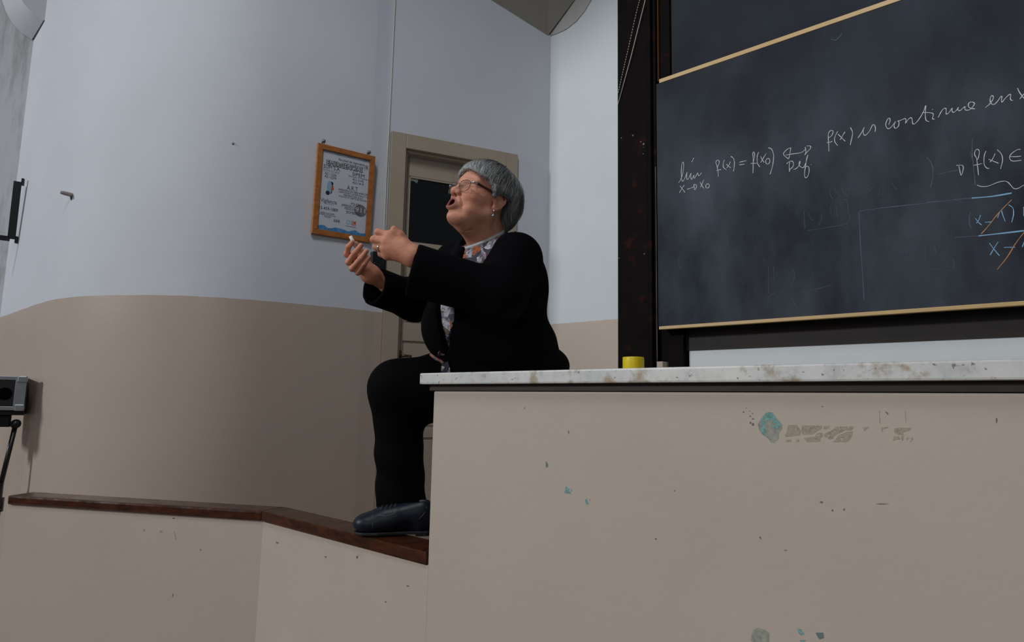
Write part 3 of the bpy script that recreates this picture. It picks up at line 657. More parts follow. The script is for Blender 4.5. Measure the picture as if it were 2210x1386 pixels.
# ================================================================== COUNTER + PARAPET
S_CE = 2.0                                               # counter runs this far right of its left end (outside the frame)
ce = on_plane(934, 900, F0, N1); ce = np.array([ce[0], ce[1], 0])
CD = 0.66
cnt = prism('counter_base', [ce, ce + R1 * S_CE, ce + R1 * S_CE - N1 * CD, ce - N1 * CD], (0, 0, Z_TOP - 0.031 - 0.017), M_BEIGE, None, 0.006)
tag(cnt, 'beige painted masonry counter with chipped turquoise paint patches', 'counter')
zs = Z_TOP - 0.031
strip = prism('support_strip', [[*(ce + D1 * 0.012 - N1 * -0.004)[:2], zs - 0.0168], [*(ce + R1 * S_CE + N1 * 0.004)[:2], zs - 0.0168], [*(ce + R1 * S_CE - N1 * CD)[:2], zs - 0.0168], [*(ce + D1 * 0.012 - N1 * CD)[:2], zs - 0.0168]], (0, 0, 0.0166), M_STRIPWOOD)
tag(strip, 'dark wooden strip between the marble slab and the counter', 'wood strip')
mm, nt, b = new_mat('marble')
geo = nt.nodes.new('ShaderNodeNewGeometry')
n1 = noise(nt, 26, 8, 0.7, vec=geo.outputs['Position'])
c = ramp(nt, n1.outputs[0], [(0.3, srgb(182, 184, 184)), (0.48, srgb(212, 212, 208)), (0.75, srgb(226, 226, 222))]).outputs[0]
n4 = noise(nt, 3.5, 4, 0.5, vec=geo.outputs['Position']); g = ramp(nt, n4.outputs[0], [(0.40, 0.0), (0.70, 0.45)]); c = mixc(nt, g.outputs[0], c, srgb(176, 182, 188))
n2 = noise(nt, 16, 6, 0.62, vec=geo.outputs['Position']); g = ramp(nt, n2.outputs[0], [(0.56, 0.0), (0.66, 0.75)]); c = mixc(nt, g.outputs[0], c, srgb(150, 128, 92))
n3 = noise(nt, 95, 3, 0.5, vec=geo.outputs['Position']); g = ramp(nt, n3.outputs[0], [(0.66, 0.0), (0.71, 0.7)]); c = mixc(nt, g.outputs[0], c, srgb(84, 70, 50))
L(nt, c, b.inputs['Base Color']); b.inputs['Roughness'].default_value = 0.35
ms = np.array([M0[0], M0[1], 0])
slab = prism('marble_slab', [[*p[:2], zs] for p in (ms, ms + R1 * (S_CE + 0.1), ms + R1 * (S_CE + 0.1) - N1 * (CD + 0.05), ms - N1 * (CD + 0.05))], (0, 0, 0.031), mm, None, 0.004)
tag(slab, 'white marble slab with brown veins topping the counter', 'countertop')
# chips and stains on the counter face
M_TURQ = simple('turquoise_old_paint', srgb(112, 164, 160), 0.7, var=0.32, vscale=140)
M_PLASTER = simple('bare_plaster', srgb(150, 150, 140), 0.85, var=0.22, vscale=160)
M_GLUE = simple('glue_residue', srgb(164, 150, 134), 0.8, var=0.08, vscale=150)
M_SPOT = simple('dark_spot', srgb(112, 104, 94), 0.8)
M_TEALD = simple('dark_teal_spot', srgb(104, 122, 114), 0.8)
def flaky(m, scale, lo, hi):
    nt = m.node_tree; b = nt.nodes['Principled BSDF']; L(nt, ramp(nt, noise(nt, scale, 5, 0.7).outputs[0], [(lo, 0.0), (hi, 1.0)]).outputs[0], b.inputs['Alpha'])
flaky(M_GLUE, 130, 0.40, 0.47); flaky(M_TURQ, 150, 0.40, 0.50)
def cpatch(name, pts, mat, parent, o=0.00012, plane=None):
    p0, nn = plane or (F0, N1)
    return prism(name, [on_plane(x, y, p0 + nn * o, nn) for x, y in pts], nn * 0.00012, mat, parent)
def blob(cx, cy, rx, ry, n=14, jit=0.3, rot=0.0):
    out = []
    for k in range(n):
        t = 2 * math.pi * k / n; r = 1 + random.uniform(-jit, jit); x = rx * r * math.cos(t); y = ry * r * math.sin(t)
        out.append((cx + x * math.cos(rot) - y * math.sin(rot), cy + x * math.sin(rot) + y * math.cos(rot)))
    return out
cr = lambda L_, org, sc: [(org[0] + x / sc, org[1] + y / sc) for x, y in L_]
K = ((1590, 870), 5.525)
ch = cpatch('paint_chip', cr([(345,118),(380,108),(425,112),(450,150),(490,200),(545,262),(540,310),(505,360),(500,430),(465,455),(455,478),(405,468),(380,430),(345,405),(300,370),(265,320),(250,255),(290,185)], *K), M_PLASTER, cnt)
cpatch('old_paint', cr([(345,120),(380,110),(425,114),(448,152),(470,190),(430,215),(385,195),(345,225),(335,275),(345,330),(335,390),(300,365),(285,300),(290,190)], *K), M_TURQ, ch, 0.0003)
cpatch('old_paint', cr([(430,215),(490,205),(535,255),(520,300),(470,315),(425,290),(420,265),(470,270),(480,240),(420,235)], *K), M_TURQ, ch, 0.0003)
for pl_ in ([(610,262),(715,262),(745,300),(765,330),(755,385),(590,405),(575,385),(600,340)], [(780,268),(1020,270),(1010,310),(960,335),(905,372),(790,378),(770,330)], [(1035,275),(1110,275),(1095,300),(1040,318)],
            [(1195,282),(1395,278),(1385,310),(1360,330),(1300,325),(1170,385),(1150,425),(1110,435),(1040,400),(1045,365),(1120,335)], [(580,438),(645,436),(655,460),(590,466)], [(708,432),(748,436),(742,465),(712,465)],
            [(800,418),(935,400),(950,365),(1020,352),(1030,390),(1000,420),(995,460),(840,466)], [(1215,385),(1300,345),(1385,340),(1370,400),(1350,440),(1310,466),(1145,468),(1180,430)],
            [(1500,290),(1585,285),(1560,305),(1540,320),(1520,340),(1510,310)], [(1725,290),(1810,285),(1800,300),(1745,310),(1735,345),(1725,330)],
            [(1880,300),(1975,292),(2080,300),(2060,330),(2000,340),(1990,385),(1950,385),(1900,365),(1875,340)], [(1870,400),(1930,395),(1960,430),(1900,440),(1860,450)], [(2020,420),(2090,400),(2105,425),(2080,460),(2030,460)], [(1960,390),(1990,395),(1985,440),(1970,455)]):
    cpatch('tape_residue', cr(pl_, *K), M_GLUE, cnt)
for x, y, rx, ry in ((80,108,12,8),(155,95,7,5),(190,125,8,7),(160,158,10,8),(195,190,14,9),(165,235,14,16),(195,255,14,18),(115,58,6,4),(1022,40,8,5)):
    cpatch('stain_spot', blob(1590 + x / 5.525, 870 + y / 5.525, rx / 5.525, ry / 5.525, 7), M_SPOT, cnt)
cpatch('stain_spot', cr([(1697,95),(1705,95),(1712,240),(1704,240)], *K), M_GLUE, cnt); cpatch('stain_spot', cr([(1770,105),(1790,105),(1812,140),(1795,135)], *K), M_SPOT, cnt)
cpatch('stain_spot', cr([(2005,95),(2012,95),(2022,230),(2014,232)], *K), M_GLUE, cnt)
Q = ((1160, 960), 9.243)
cpatch('paint_chip', cr([(165,335),(180,335),(195,370),(215,395),(212,430),(190,460),(165,440),(158,410),(170,390)], *Q), M_TEALD, cnt)
cpatch('paint_chip', cr([(560,840),(600,840),(640,880),(630,915),(650,940),(680,990),(640,980),(590,975),(545,975),(530,940),(555,905)], *Q), M_TURQ, cnt)
cpatch('paint_chip', cr([(670,885),(688,885),(690,930),(675,945),(665,925)], *Q), M_TURQ, cnt)
cpatch('paint_chip', cr([(950,1090),(990,1080),(985,1110),(1010,1150),(1020,1190),(985,1200),(955,1160)], *Q), M_TURQ, cnt); cpatch('paint_chip', cr([(1030,1085),(1060,1080),(1050,1140),(1035,1130)], *Q), M_TURQ, cnt)
T = ((1560, 830), 2.4925)
ch = cpatch('paint_chip', cr([(155,1345),(165,1320),(190,1308),(230,1322),(250,1338),(250,1385),(225,1410),(180,1410),(150,1375)], *T), M_PLASTER, cnt)
cpatch('paint_chip', cr([(400,1310),(425,1320),(440,1345),(420,1350),(405,1335)], *T), M_TURQ, cnt); cpatch('paint_chip', cr([(500,1335),(540,1335),(545,1365),(520,1372),(505,1350)], *T), M_TEALD, cnt)
cpatch('paint_chip', cr([(415,1375),(445,1375),(440,1395),(418,1395)], *T), M_TURQ, cnt)
for x, y, rx, ry in ((1132,881,1.2,3),(1227,933,1.2,4.5),(1415,1163,2,2),(1641,1161,2,3),(1797,1102,2,2.5),(1822,1100,2,2.5),(1773,1084,3,2),(1695,1188,4,1.2),(2151,907,1.5,6),(1775,878,1.5,1.2),(1456,1060,1,2),(1905,1088,14,1)):
    cpatch('stain_spot', blob(x, y, rx, ry, 7), M_SPOT, cnt)
# parapet walls with wooden cap
corn = on_plane(567, 1098, F0, N1); corn = np.array([corn[0], corn[1], 0])
lend = on_z(19, 1069, Z_RAIL); lend = np.array([lend[0], lend[1], 0])
D3 = horiz(lend - corn); N3 = np.array([-D3[1], D3[0], 0]); N3 = N3 if N3[1] < 0 else -N3
CAPW = 0.112; CAPT = 0.036; fz = Z_RAIL - CAPT
bis = horiz(N1 + N3); kb = CAPW / np.dot(bis, N1)
ki = 0.008
def cpoly(ins, d_, back): 
    return None
# wall bodies (slightly set back from cap edge)
pw = CAPW - 0.016
e2 = ce + D1 * 0.0
cf = corn - bis * (0.006 / np.dot(bis, N1)); cbk = corn - bis * ((0.006 + pw) / np.dot(bis, N1))
par2 = prism('wall_parapet', [e2 - N1 * 0.002, cf, cbk, e2 - N1 * (0.002 + pw)], (0, 0, fz), M_BEIGE); tag(par2, 'low beige parapet wall running into the counter', kind='structure')
lf = lend - N3 * 0.006 + D3 * 0.012; lbk = lf - N3 * pw
par1 = prism('wall_parapet_side', [cf, lf, lbk, cbk], (0, 0, fz), M_BEIGE); tag(par1, 'low beige parapet wall turning to the left', kind='structure')
for x, y, rx, ry, mt in ((374,1119,3,1.5,M_SPOT),(373,1285,1,4,M_SPOT),(433,1187,1.5,2,M_SPOT),(347,1148,4,3,M_GLUE),(311,1145,3,3,M_GLUE)):
    cpatch('stain_spot', blob(x, y, rx, ry, 7), mt, par1, 0.00015, (lf, N3))
cpatch('stain_spot', [(375,1147),(377,1147),(381,1165),(379,1166)], M_GLUE, par1, 0.00015, (lf, N3))
for x, y, rx, ry in ((597,1171,1.5,2),(770,1203,1.5,3.5),(832,1299,1.5,1.5),(702,1202,1.5,1.5),(880,1265,3,1.5),(935,1262,2,3)):
    cpatch('stain_spot', blob(x, y, rx, ry, 7), M_SPOT, par2, 0.00015, (e2 - N1 * 0.002, N1))
rail = empty('parapet_cap', [corn[0], corn[1], fz]); tag(rail, 'varnished dark brown wooden cap along the low parapet', 'handrail')
capf = corn + bis * (0.004 / np.dot(bis, N1)); capb = capf - bis * (CAPW / np.dot(bis, N1))
re_ = ce + N1 * 0.004 + D1 * 0.004
z3 = lambda p, z: [p[0], p[1], z]
prism('cap_plank', [z3(re_, fz), z3(capf, fz), z3(capb, fz), z3(re_ - N1 * CAPW, fz)], (0, 0, CAPT), M_RAIL, rail, 0.005)
le_ = lend + N3 * 0.004 - D3 * 0.0
prism('cap_plank', [z3(capf, fz), z3(le_, fz), z3(le_ - N3 * CAPW, fz), z3(capb, fz)], (0, 0, CAPT), M_RAIL, rail, 0.008)
# ================================================================== SMALL THINGS ON THE COUNTER
def topz(px, back):       # point on the marble top, at picture column px, `back` metres behind the front edge
    p = on_plane(px, 800, M0 - N1 * back, N1); return np.array([p[0], p[1], Z_TOP])
M_YEL = simple('yellow_plastic', srgb(214, 190, 8), 0.4, var=0.04, vscale=30)
yp = topz(1367, 0.20); zd = project(yp)[2]; yr = 23 * zd / FPX
yh = on_plane(1367, 770, yp + N1 * yr * 0.7, N1)[2] - Z_TOP
roll = empty('yellow_cup', yp); tag(roll, 'small bright yellow cylindrical cup on the marble counter', 'cup')
lathe('cup_body', yp, UP, [(yr * 0.97, 0.0), (yr, 0.002), (yr, yh - 0.002), (yr * 0.985, yh), (yr * 0.86, yh), (yr * 0.85, yh - 0.002), (yr * 0.85, 0.006), (0.0005, 0.006)], M_YEL, roll, 40)
ep = topz(1428.5, 0.16); zd = project(ep)[2]; ew = 7.3 * zd / FPX
eh = on_plane(1428, 781, ep, N1)[2] - Z_TOP
er = empty('wooden_eraser', ep); tag(er, 'small greyish wooden block standing on the marble counter beside the yellow cup', 'block')
obox('wood_block', ep + UP * eh * 0.5 + UP * 0.0, (R1, N1, UP), (ew, 0.010, eh * 0.5), simple('grey_wood', srgb(168, 152, 138), 0.8, var=0.15, vscale=80), er, 0.001)
obox('felt_strip', ep + UP * eh * 0.5 - N1 * 0.0135, (R1, N1, UP), (ew, 0.0035, eh * 0.5), simple('felt_grey', srgb(90, 90, 92), 0.95), er)
# ================================================================== LEFT: BRACKET, PEG, FLIGHT CASE
M_BLKM = simple('black_metal', srgb(20, 22, 26), 0.45, 0.3)
# black steel bracket standing off the curved wall
bk = [P(46, 388, 3.75), P(33, 520, 3.75)]
br = empty('wall_bracket', bk[1]); tag(br, 'black steel bracket standing off the wall at the left edge', 'bracket')
ax_v = (bk[0] - bk[1]); Lv = np.linalg.norm(ax_v); ax_v = UP
_h, _hn = wall_hit(44, 450); _bz = project(_h)[2] - 0.10
top_ = P(39, 392, _bz); bot_ = P(25, 516, _bz)
wn = horiz(np.array([0.45, -0.9, 0])); wt = np.array([wn[1], -wn[0], 0]); wt = wt if wt[0] > 0 else -wt
mid = (top_ + bot_) / 2; hl = np.linalg.norm(top_ - bot_) / 2
axv = (top_ - bot_) / (2 * hl); wt2 = np.cross(axv, wn)
obox('upright_bar', mid, (wt2, wn, axv), (0.020, 0.004, hl), M_BLKM, br)
obox('upright_flange', mid + wt2 * 0.020 * (1 if wt2[0] < 0 else -1) - wn * 0.018, (wt2, wn, axv), (0.003, 0.020, hl), M_BLKM, br)
sgn = 1 if wt2[0] > 0 else -1
obox('top_tab', top_ + wt2 * sgn * 0.024 + axv * 0.004 - wn * 0.01, (wt2, wn, axv), (0.007, 0.012, 0.022), M_BLKM, br)
obox('bottom_tab', bot_ + wt2 * sgn * 0.024 - wn * 0.01, (wt2, wn, axv), (0.007, 0.012, 0.022), M_BLKM, br)
obox('cross_bar', bot_ - wt2 * sgn * 0.30, (wt2, wn, axv), (0.29, 0.004, 0.016), M_BLKM, br)
# peg in the wall
pgb, pgn = wall_hit(156, 422); pgd = horiz(pgn + np.array([-0.25, 0, 0]))
peg = empty('wall_peg', pgb); tag(peg, 'short grey peg sticking out of the curved wall', 'peg')
M_PEG = simple('peg_metal', srgb(150, 142, 138), 0.5, 0.2, var=0.2, vscale=60)
tube('peg_shaft', [pgb - pgd * 0.02, pgb + pgd * 0.04 + UP * 0.004, pgb + pgd * 0.055 + UP * 0.005], [0.011, 0.011, 0.008], M_PEG, peg, 10)
tube('peg_rust', [pgb - UP * 0.004 + pgd * 0.004, pgb - UP * 0.026 + pgd * 0.003], [0.007, 0.003], simple('rust', srgb(70, 62, 58), 0.9), peg, 6)
dk, dkn = wall_hit(503, 310)
o = lathe('wall_screw', dk, dkn, [(0.0065, -0.01), (0.0065, 0.003), (0.004, 0.005)], simple('screw_dark', srgb(120, 122, 128), 0.6), None, 10); tag(o, 'tiny dark screw head alone on the upper curved wall', 'screw')
# flight case on a stand
M_ALU = simple('aluminium', srgb(176, 180, 186), 0.35, 0.85, var=0.08, vscale=20)
M_CASE = simple('case_black', srgb(22, 22, 25), 0.55, bmp=0.1, bscale=150)
Zc_ = 3.4
cb_ = P(24, 886, Zc_); ccx = horiz(np.array([0.82, 0.57, 0])); ccn = np.array([ccx[1], -ccx[0], 0])
pR = on_plane(50, 886, cb_, ccn); pT = on_plane(50, 813, cb_, ccn); chh = (pT - pR)[2] / 2; cw2 = 0.19
cc = pR - ccx * cw2 + UP * chh - ccn * 0.14
case = empty('flight_case', cc - UP * chh); tag(case, 'black flight case with aluminium edges at the left picture edge', 'case')
obox('case_body', cc, (ccx, ccn, UP), (cw2 - 0.003, 0.14 - 0.003, chh - 0.003), M_CASE, case)
for sx in (-1, 1):
    for sy in (-1, 1):
        obox('edge_rail', cc + ccx * sx * (cw2 - 0.022) + ccn * sy * 0.128, (ccx, ccn, UP), (0.024, 0.014, chh), M_ALU, case, 0.002)
for sz in (-1, 1):
    for sy in (-1, 1):
        obox('edge_rail', cc + UP * sz * (chh - 0.010) + ccn * sy * 0.128, (ccx, ccn, UP), (cw2 - 0.01, 0.0135, 0.010), M_ALU, case, 0.002)
        for sx in (-1, 1):
            obox('corner_cap', cc + ccx * sx * (cw2 - 0.018) + UP * sz * (chh - 0.014) + ccn * sy * 0.126, (ccx, ccn, UP), (0.022, 0.022, 0.018), M_ALU, case, 0.006)
hc = on_plane(10, 850, cc + ccn * 0.14, ccn)
lathe('round_port', hc, ccn, [(0.032, -0.005), (0.032, 0.002), (0.028, 0.003), (0.0005, 0.0025)], simple('port_black', srgb(3, 3, 4), 0.9, spec=0.05), case, 24)
stand = empty('equipment_stand', [cc[0], cc[1], 0]); tag(stand, 'black folding stand carrying the flight case', 'stand')
zt_ = cc[2] - chh - 0.003
obox('top_plate', [cc[0], cc[1], zt_ - 0.012], (ccx, ccn, UP), (0.195, 0.13, 0.011), M_BLKPL, stand, 0.004)
obox('tilt_bracket', [*(cc - ccx * 0.02 + ccn * 0.04)[:2], zt_ - 0.055], (ccx, ccn, UP), (0.16, 0.03, 0.032), M_BLKPL, stand, 0.006)
pa_ = on_plane(34, 915, cc + ccn * 0.10, ccn); pb_ = on_plane(2, 1045, cc + ccn * 0.10, ccn)
dirp = (pb_ - pa_) / np.linalg.norm(pb_ - pa_)
tube('slanted_strut', [pa_ - dirp * 0.02, pb_ + dirp * 0.1], 0.012, M_BLKPL, stand, 10)
tube('knob', [pa_ - ccn * 0.02, pa_ + ccn * 0.03], 0.024, M_BLKPL, stand, 12)
pd_ = pb_ + dirp * 0.09
tube('pole', [np.array([pd_[0], pd_[1], pd_[2] + 0.1]), np.array([pd_[0], pd_[1], 0.25])], 0.022, M_BLKPL, stand, 12)
tube('pole_collar', [np.array([pd_[0], pd_[1], pd_[2] + 0.02]), np.array([pd_[0], pd_[1], pd_[2] - 0.05])], 0.032, M_BLKPL, stand, 12)
for k in range(3):
    th = 2 * math.pi * k / 3 + 0.4; q_ = np.array([pd_[0] + 0.22 * math.cos(th), pd_[1] + 0.22 * math.sin(th), 0.012])
    tube('leg', [np.array([pd_[0], pd_[1], 0.38]), q_], 0.011, M_BLKPL, stand, 8)
# ================================================================== THE WOMAN ON THE COUNTER
# ---- implicit surfaces, meshed with surface nets
def smin(a, b, k):
    h = np.maximum(k - np.abs(a - b), 0.0) / k
    return np.minimum(a, b) - h * h * k * 0.25
def smax(a, b, k): return -smin(-a, -b, k)
def cone(p, a, b, ra, rb):
    a = np.asarray(a, np.float32); b = np.asarray(b, np.float32); ba = b - a; d = p - a
    t = np.clip((d @ ba) / float(ba @ ba), 0, 1)
    return np.sqrt(((d - t[..., None] * ba) ** 2).sum(-1)) - (ra + (rb - ra) * t)
def sph(p, c, r): return np.sqrt(((p - np.asarray(c, np.float32)) ** 2).sum(-1)) - r
def ell(p, c, r, ax=None):
    q = p - np.asarray(c, np.float32)
    if ax is not None: q = q @ np.asarray(ax, np.float32).T
    r = np.asarray(r, np.float32)
    k0 = np.sqrt(((q / r) ** 2).sum(-1)); k1 = np.sqrt(((q / (r * r)) ** 2).sum(-1))
    return k0 * (k0 - 1.0) / np.maximum(k1, 1e-6)
def halfspace(p, o, n): return (p - np.asarray(o, np.float32)) @ np.asarray(n, np.float32)
def surface_nets(fn, lo, hi, h):
    lo = np.asarray(lo, float); hi = np.asarray(hi, float); n = np.ceil((hi - lo) / h).astype(int) + 1
    xs = [lo[i] + h * np.arange(n[i]) for i in range(3)]
    Fv = np.empty(n, np.float32)
    YZ = np.stack(np.meshgrid(xs[1], xs[2], indexing='ij'), -1)
    step = max(1, int(400000 / (n[1] * n[2])))
    for i0 in range(0, n[0], step):
        xx = xs[0][i0:i0 + step]
        g = np.empty((len(xx), n[1], n[2], 3), np.float32); g[..., 0] = xx[:, None, None]; g[..., 1:] = YZ[None]
        Fv[i0:i0 + step] = fn(g)
    ins = Fv < 0
    c8 = [(i, j, k) for i in (0, 1) for j in (0, 1) for k in (0, 1)]
    sl_ = lambda A_, o: A_[o[0]:n[0] - 1 + o[0], o[1]:n[1] - 1 + o[1], o[2]:n[2] - 1 + o[2]]
    cnt_ = sum(sl_(ins, o).astype(np.int8) for o in c8)
    act = (cnt_ > 0) & (cnt_ < 8); idx = np.argwhere(act)
    vid = -np.ones(act.shape, np.int64); vid[act] = np.arange(len(idx))
    acc = np.zeros((len(idx), 3)); num = np.zeros(len(idx))
    for a in c8:
        for axis in range(3):
            if a[axis] == 1: continue
            b2_ = list(a); b2_[axis] = 1
            fa = Fv[tuple((idx + a).T)]; fb = Fv[tuple((idx + b2_).T)]
            m = (fa < 0) != (fb < 0); t = np.where(m, fa / np.where(m, fa - fb, 1), 0)
            pt = np.tile(np.array(a, float), (len(idx), 1)); pt[:, axis] += t
            acc[m] += pt[m]; num[m] += 1
    V = lo + h * (idx + acc / num[:, None])
    Fc = []
    for axis in range(3):
        o = [0, 0, 0]; o[axis] = 1
        s0 = ins[:n[0] - o[0], :n[1] - o[1], :n[2] - o[2]]; s1 = ins[o[0]:, o[1]:, o[2]:]
        e = np.argwhere(s0 != s1); u, w = [(1, 2), (2, 0), (0, 1)][axis]
        e = e[(e[:, u] > 0) & (e[:, w] > 0) & (e[:, u] < n[u] - 1) & (e[:, w] < n[w] - 1)]
        if len(e) == 0: continue
        q = []
        for du, dw_ in ((-1, -1), (0, -1), (0, 0), (-1, 0)):
            z = e.copy(); z[:, u] += du; z[:, w] += dw_; q.append(vid[tuple(z.T)])
        q = np.stack(q, 1); fl = ins[tuple(e.T)]
        q[~fl] = q[~fl][:, ::-1]; Fc.append(q)
    return V, np.concatenate(Fc)
def np_mesh(name, V, F, mats, parent=None, smooth=True):
    me = bpy.data.meshes.new(name); me.vertices.add(len(V)); me.vertices.foreach_set('co', np.asarray(V, np.float32).ravel())
    F = np.asarray(F); me.loops.add(F.size); me.loops.foreach_set('vertex_index', F.ravel().astype(np.int32))
    me.polygons.add(len(F)); me.polygons.foreach_set('loop_start', (np.arange(len(F)) * F.shape[1]).astype(np.int32))
    me.polygons.foreach_set('loop_total', np.full(len(F), F.shape[1], np.int32))
    me.update(calc_edges=True); me.validate()
    return link(name, me, mats, parent, smooth)
def vcol(o, name, cols):
    at = o.data.color_attributes.new(name, 'FLOAT_COLOR', 'POINT')
    at.data.foreach_set('color', np.concatenate([cols, np.ones((len(cols), 1))], 1).astype(np.float32).ravel())
# ---- materials
def skin_mat():
    m, nt, b = new_mat('skin')
    at = nt.nodes.new('ShaderNodeAttribute'); at.attribute_name = 'tone'
    n = noise(nt, 38, 6, 0.65); n2 = noise(nt, 120, 4, 0.6)
    c = mixc(nt, ramp(nt, n.outputs[0], [(0.42, 0.0), (0.75, 0.35)]).outputs[0], at.outputs['Color'], srgb(166, 96, 72))
    L(nt, c, b.inputs['Base Color']); b.inputs['Roughness'].default_value = 0.52; b.inputs['Specular IOR Level'].default_value = 0.35
    b.inputs['Subsurface Weight'].default_value = 0.08; b.inputs['Subsurface Radius'].default_value = (0.01, 0.004, 0.002); b.inputs['Subsurface Scale'].default_value = 0.4
    tc = nt.nodes.new('ShaderNodeTexCoord'); mp = nt.nodes.new('ShaderNodeMapping'); mp.inputs['Scale'].default_value = (1, 1, 2.2); L(nt, tc.outputs['Object'], mp.inputs[0])
    n3 = noise(nt, 60, 6, 0.7, vec=mp.outputs[0]); bump(nt, b, n3.outputs[0], 0.35, 0.004)
    return m
M_SKIN = skin_mat()
M_KNIT = simple('black_knit', (0.0022, 0.0022, 0.0034), 0.9, bmp=0.25, bscale=160, spec=0.06)
M_TROU = simple('black_trousers', (0.0020, 0.0020, 0.0028), 0.85, bmp=0.12, bscale=90, spec=0.06)
def floral():
    m, nt, b = new_mat('floral_fabric')
    tc = nt.nodes.new('ShaderNodeTexCoord'); n0 = noise(nt, 22, 3); 
    add = nt.nodes.new('ShaderNodeVectorMath'); add.operation = 'MULTIPLY_ADD'; add.inputs[1].default_value = (0.03, 0.03, 0.03)
    L(nt, n0.outputs[1], add.inputs[0]); L(nt, tc.outputs['Object'], add.inputs[2])
    v = nt.nodes.new('ShaderNodeTexVoronoi'); v.inputs['Scale'].default_value = 52; L(nt, add.outputs[0], v.inputs['Vector'])
    sep = nt.nodes.new('ShaderNodeSeparateColor'); L(nt, v.outputs['Color'], sep.inputs[0])
    r = ramp(nt, sep.outputs[0], [(0.0, srgb(40, 38, 52)), (0.25, srgb(132, 128, 146)), (0.45, srgb(190, 186, 196)), (0.64, srgb(196, 98, 34)), (0.74, srgb(150, 118, 116)), (0.86, srgb(104, 92, 78))])
    r.color_ramp.interpolation = 'CONSTANT'
    n = noise(nt, 70, 5, 0.7); c = mixc(nt, ramp(nt, n.outputs[0], [(0.48, 0.0), (0.6, 0.8)]).outputs[0], r.outputs[0], srgb(62, 58, 74))
    L(nt, c, b.inputs['Base Color']); b.inputs['Roughness'].default_value = 0.7
    bump(nt, b, noise(nt, 45, 3).outputs[0], 0.4, 0.006)
    return m
M_FLORAL = floral()
M_COLLAR = simple('white_cotton', srgb(206, 208, 210), 0.75, bmp=0.2, bscale=120)
M_SHOE = simple('navy_leather', srgb(16, 22, 34), 0.42, var=0.25, vscale=20, bmp=0.05, bscale=120, spec=0.3)
M_SOLE = simple('dark_sole', srgb(14, 15, 18), 0.6)
M_STITCH = simple('stitch_thread', srgb(64, 72, 84), 0.7)
M_LACE = simple('shoe_lace', srgb(28, 34, 44), 0.7)
# ---- body frame
FT = horiz(np.array([-0.80, -0.60, 0])); LT = np.array([-FT[1], FT[0], 0.0])          # torso facing, her left
if LT[1] > 0: LT = -LT
AXT = np.stack([FT, LT, UP])
pel = P(1112, 762, 2.12)
# joints: picture column, row, depth
sh_l = P(1116, 556, 2.03); sh_r = P(985, 566, 2.30)
el_l = P(1082, 637, 1.93); wr_l = P(892, 553, 1.90)
el_r = P(896, 650, 2.31); wr_r = P(797, 590, 2.16)
# ---- head frame
HY = math.radians(42); HPi = math.radians(12.5)
HF = np.array([-math.cos(HY) * math.cos(HPi), -math.sin(HY) * math.cos(HPi), math.sin(HPi)])
HL = np.cross(UP, HF); HL /= np.linalg.norm(HL)
HR_ = math.radians(-9)
HU = np.cross(HF, HL)
HL, HU = HL * math.cos(HR_) + HU * math.sin(HR_), HU * math.cos(HR_) - HL * math.sin(HR_)
HC = P(1038, 429, 2.08); HS = 0.97
HM = np.stack([HF, HL, HU])                                  # rows: local axes in world
def h2w(v): return HC + (np.asarray(v, float) * HS) @ HM
def w2h(p): return ((p - HC) @ HM.T) / HS
neck_b = P(1056, 545, 2.13)
neck_bh = w2h(neck_b); 
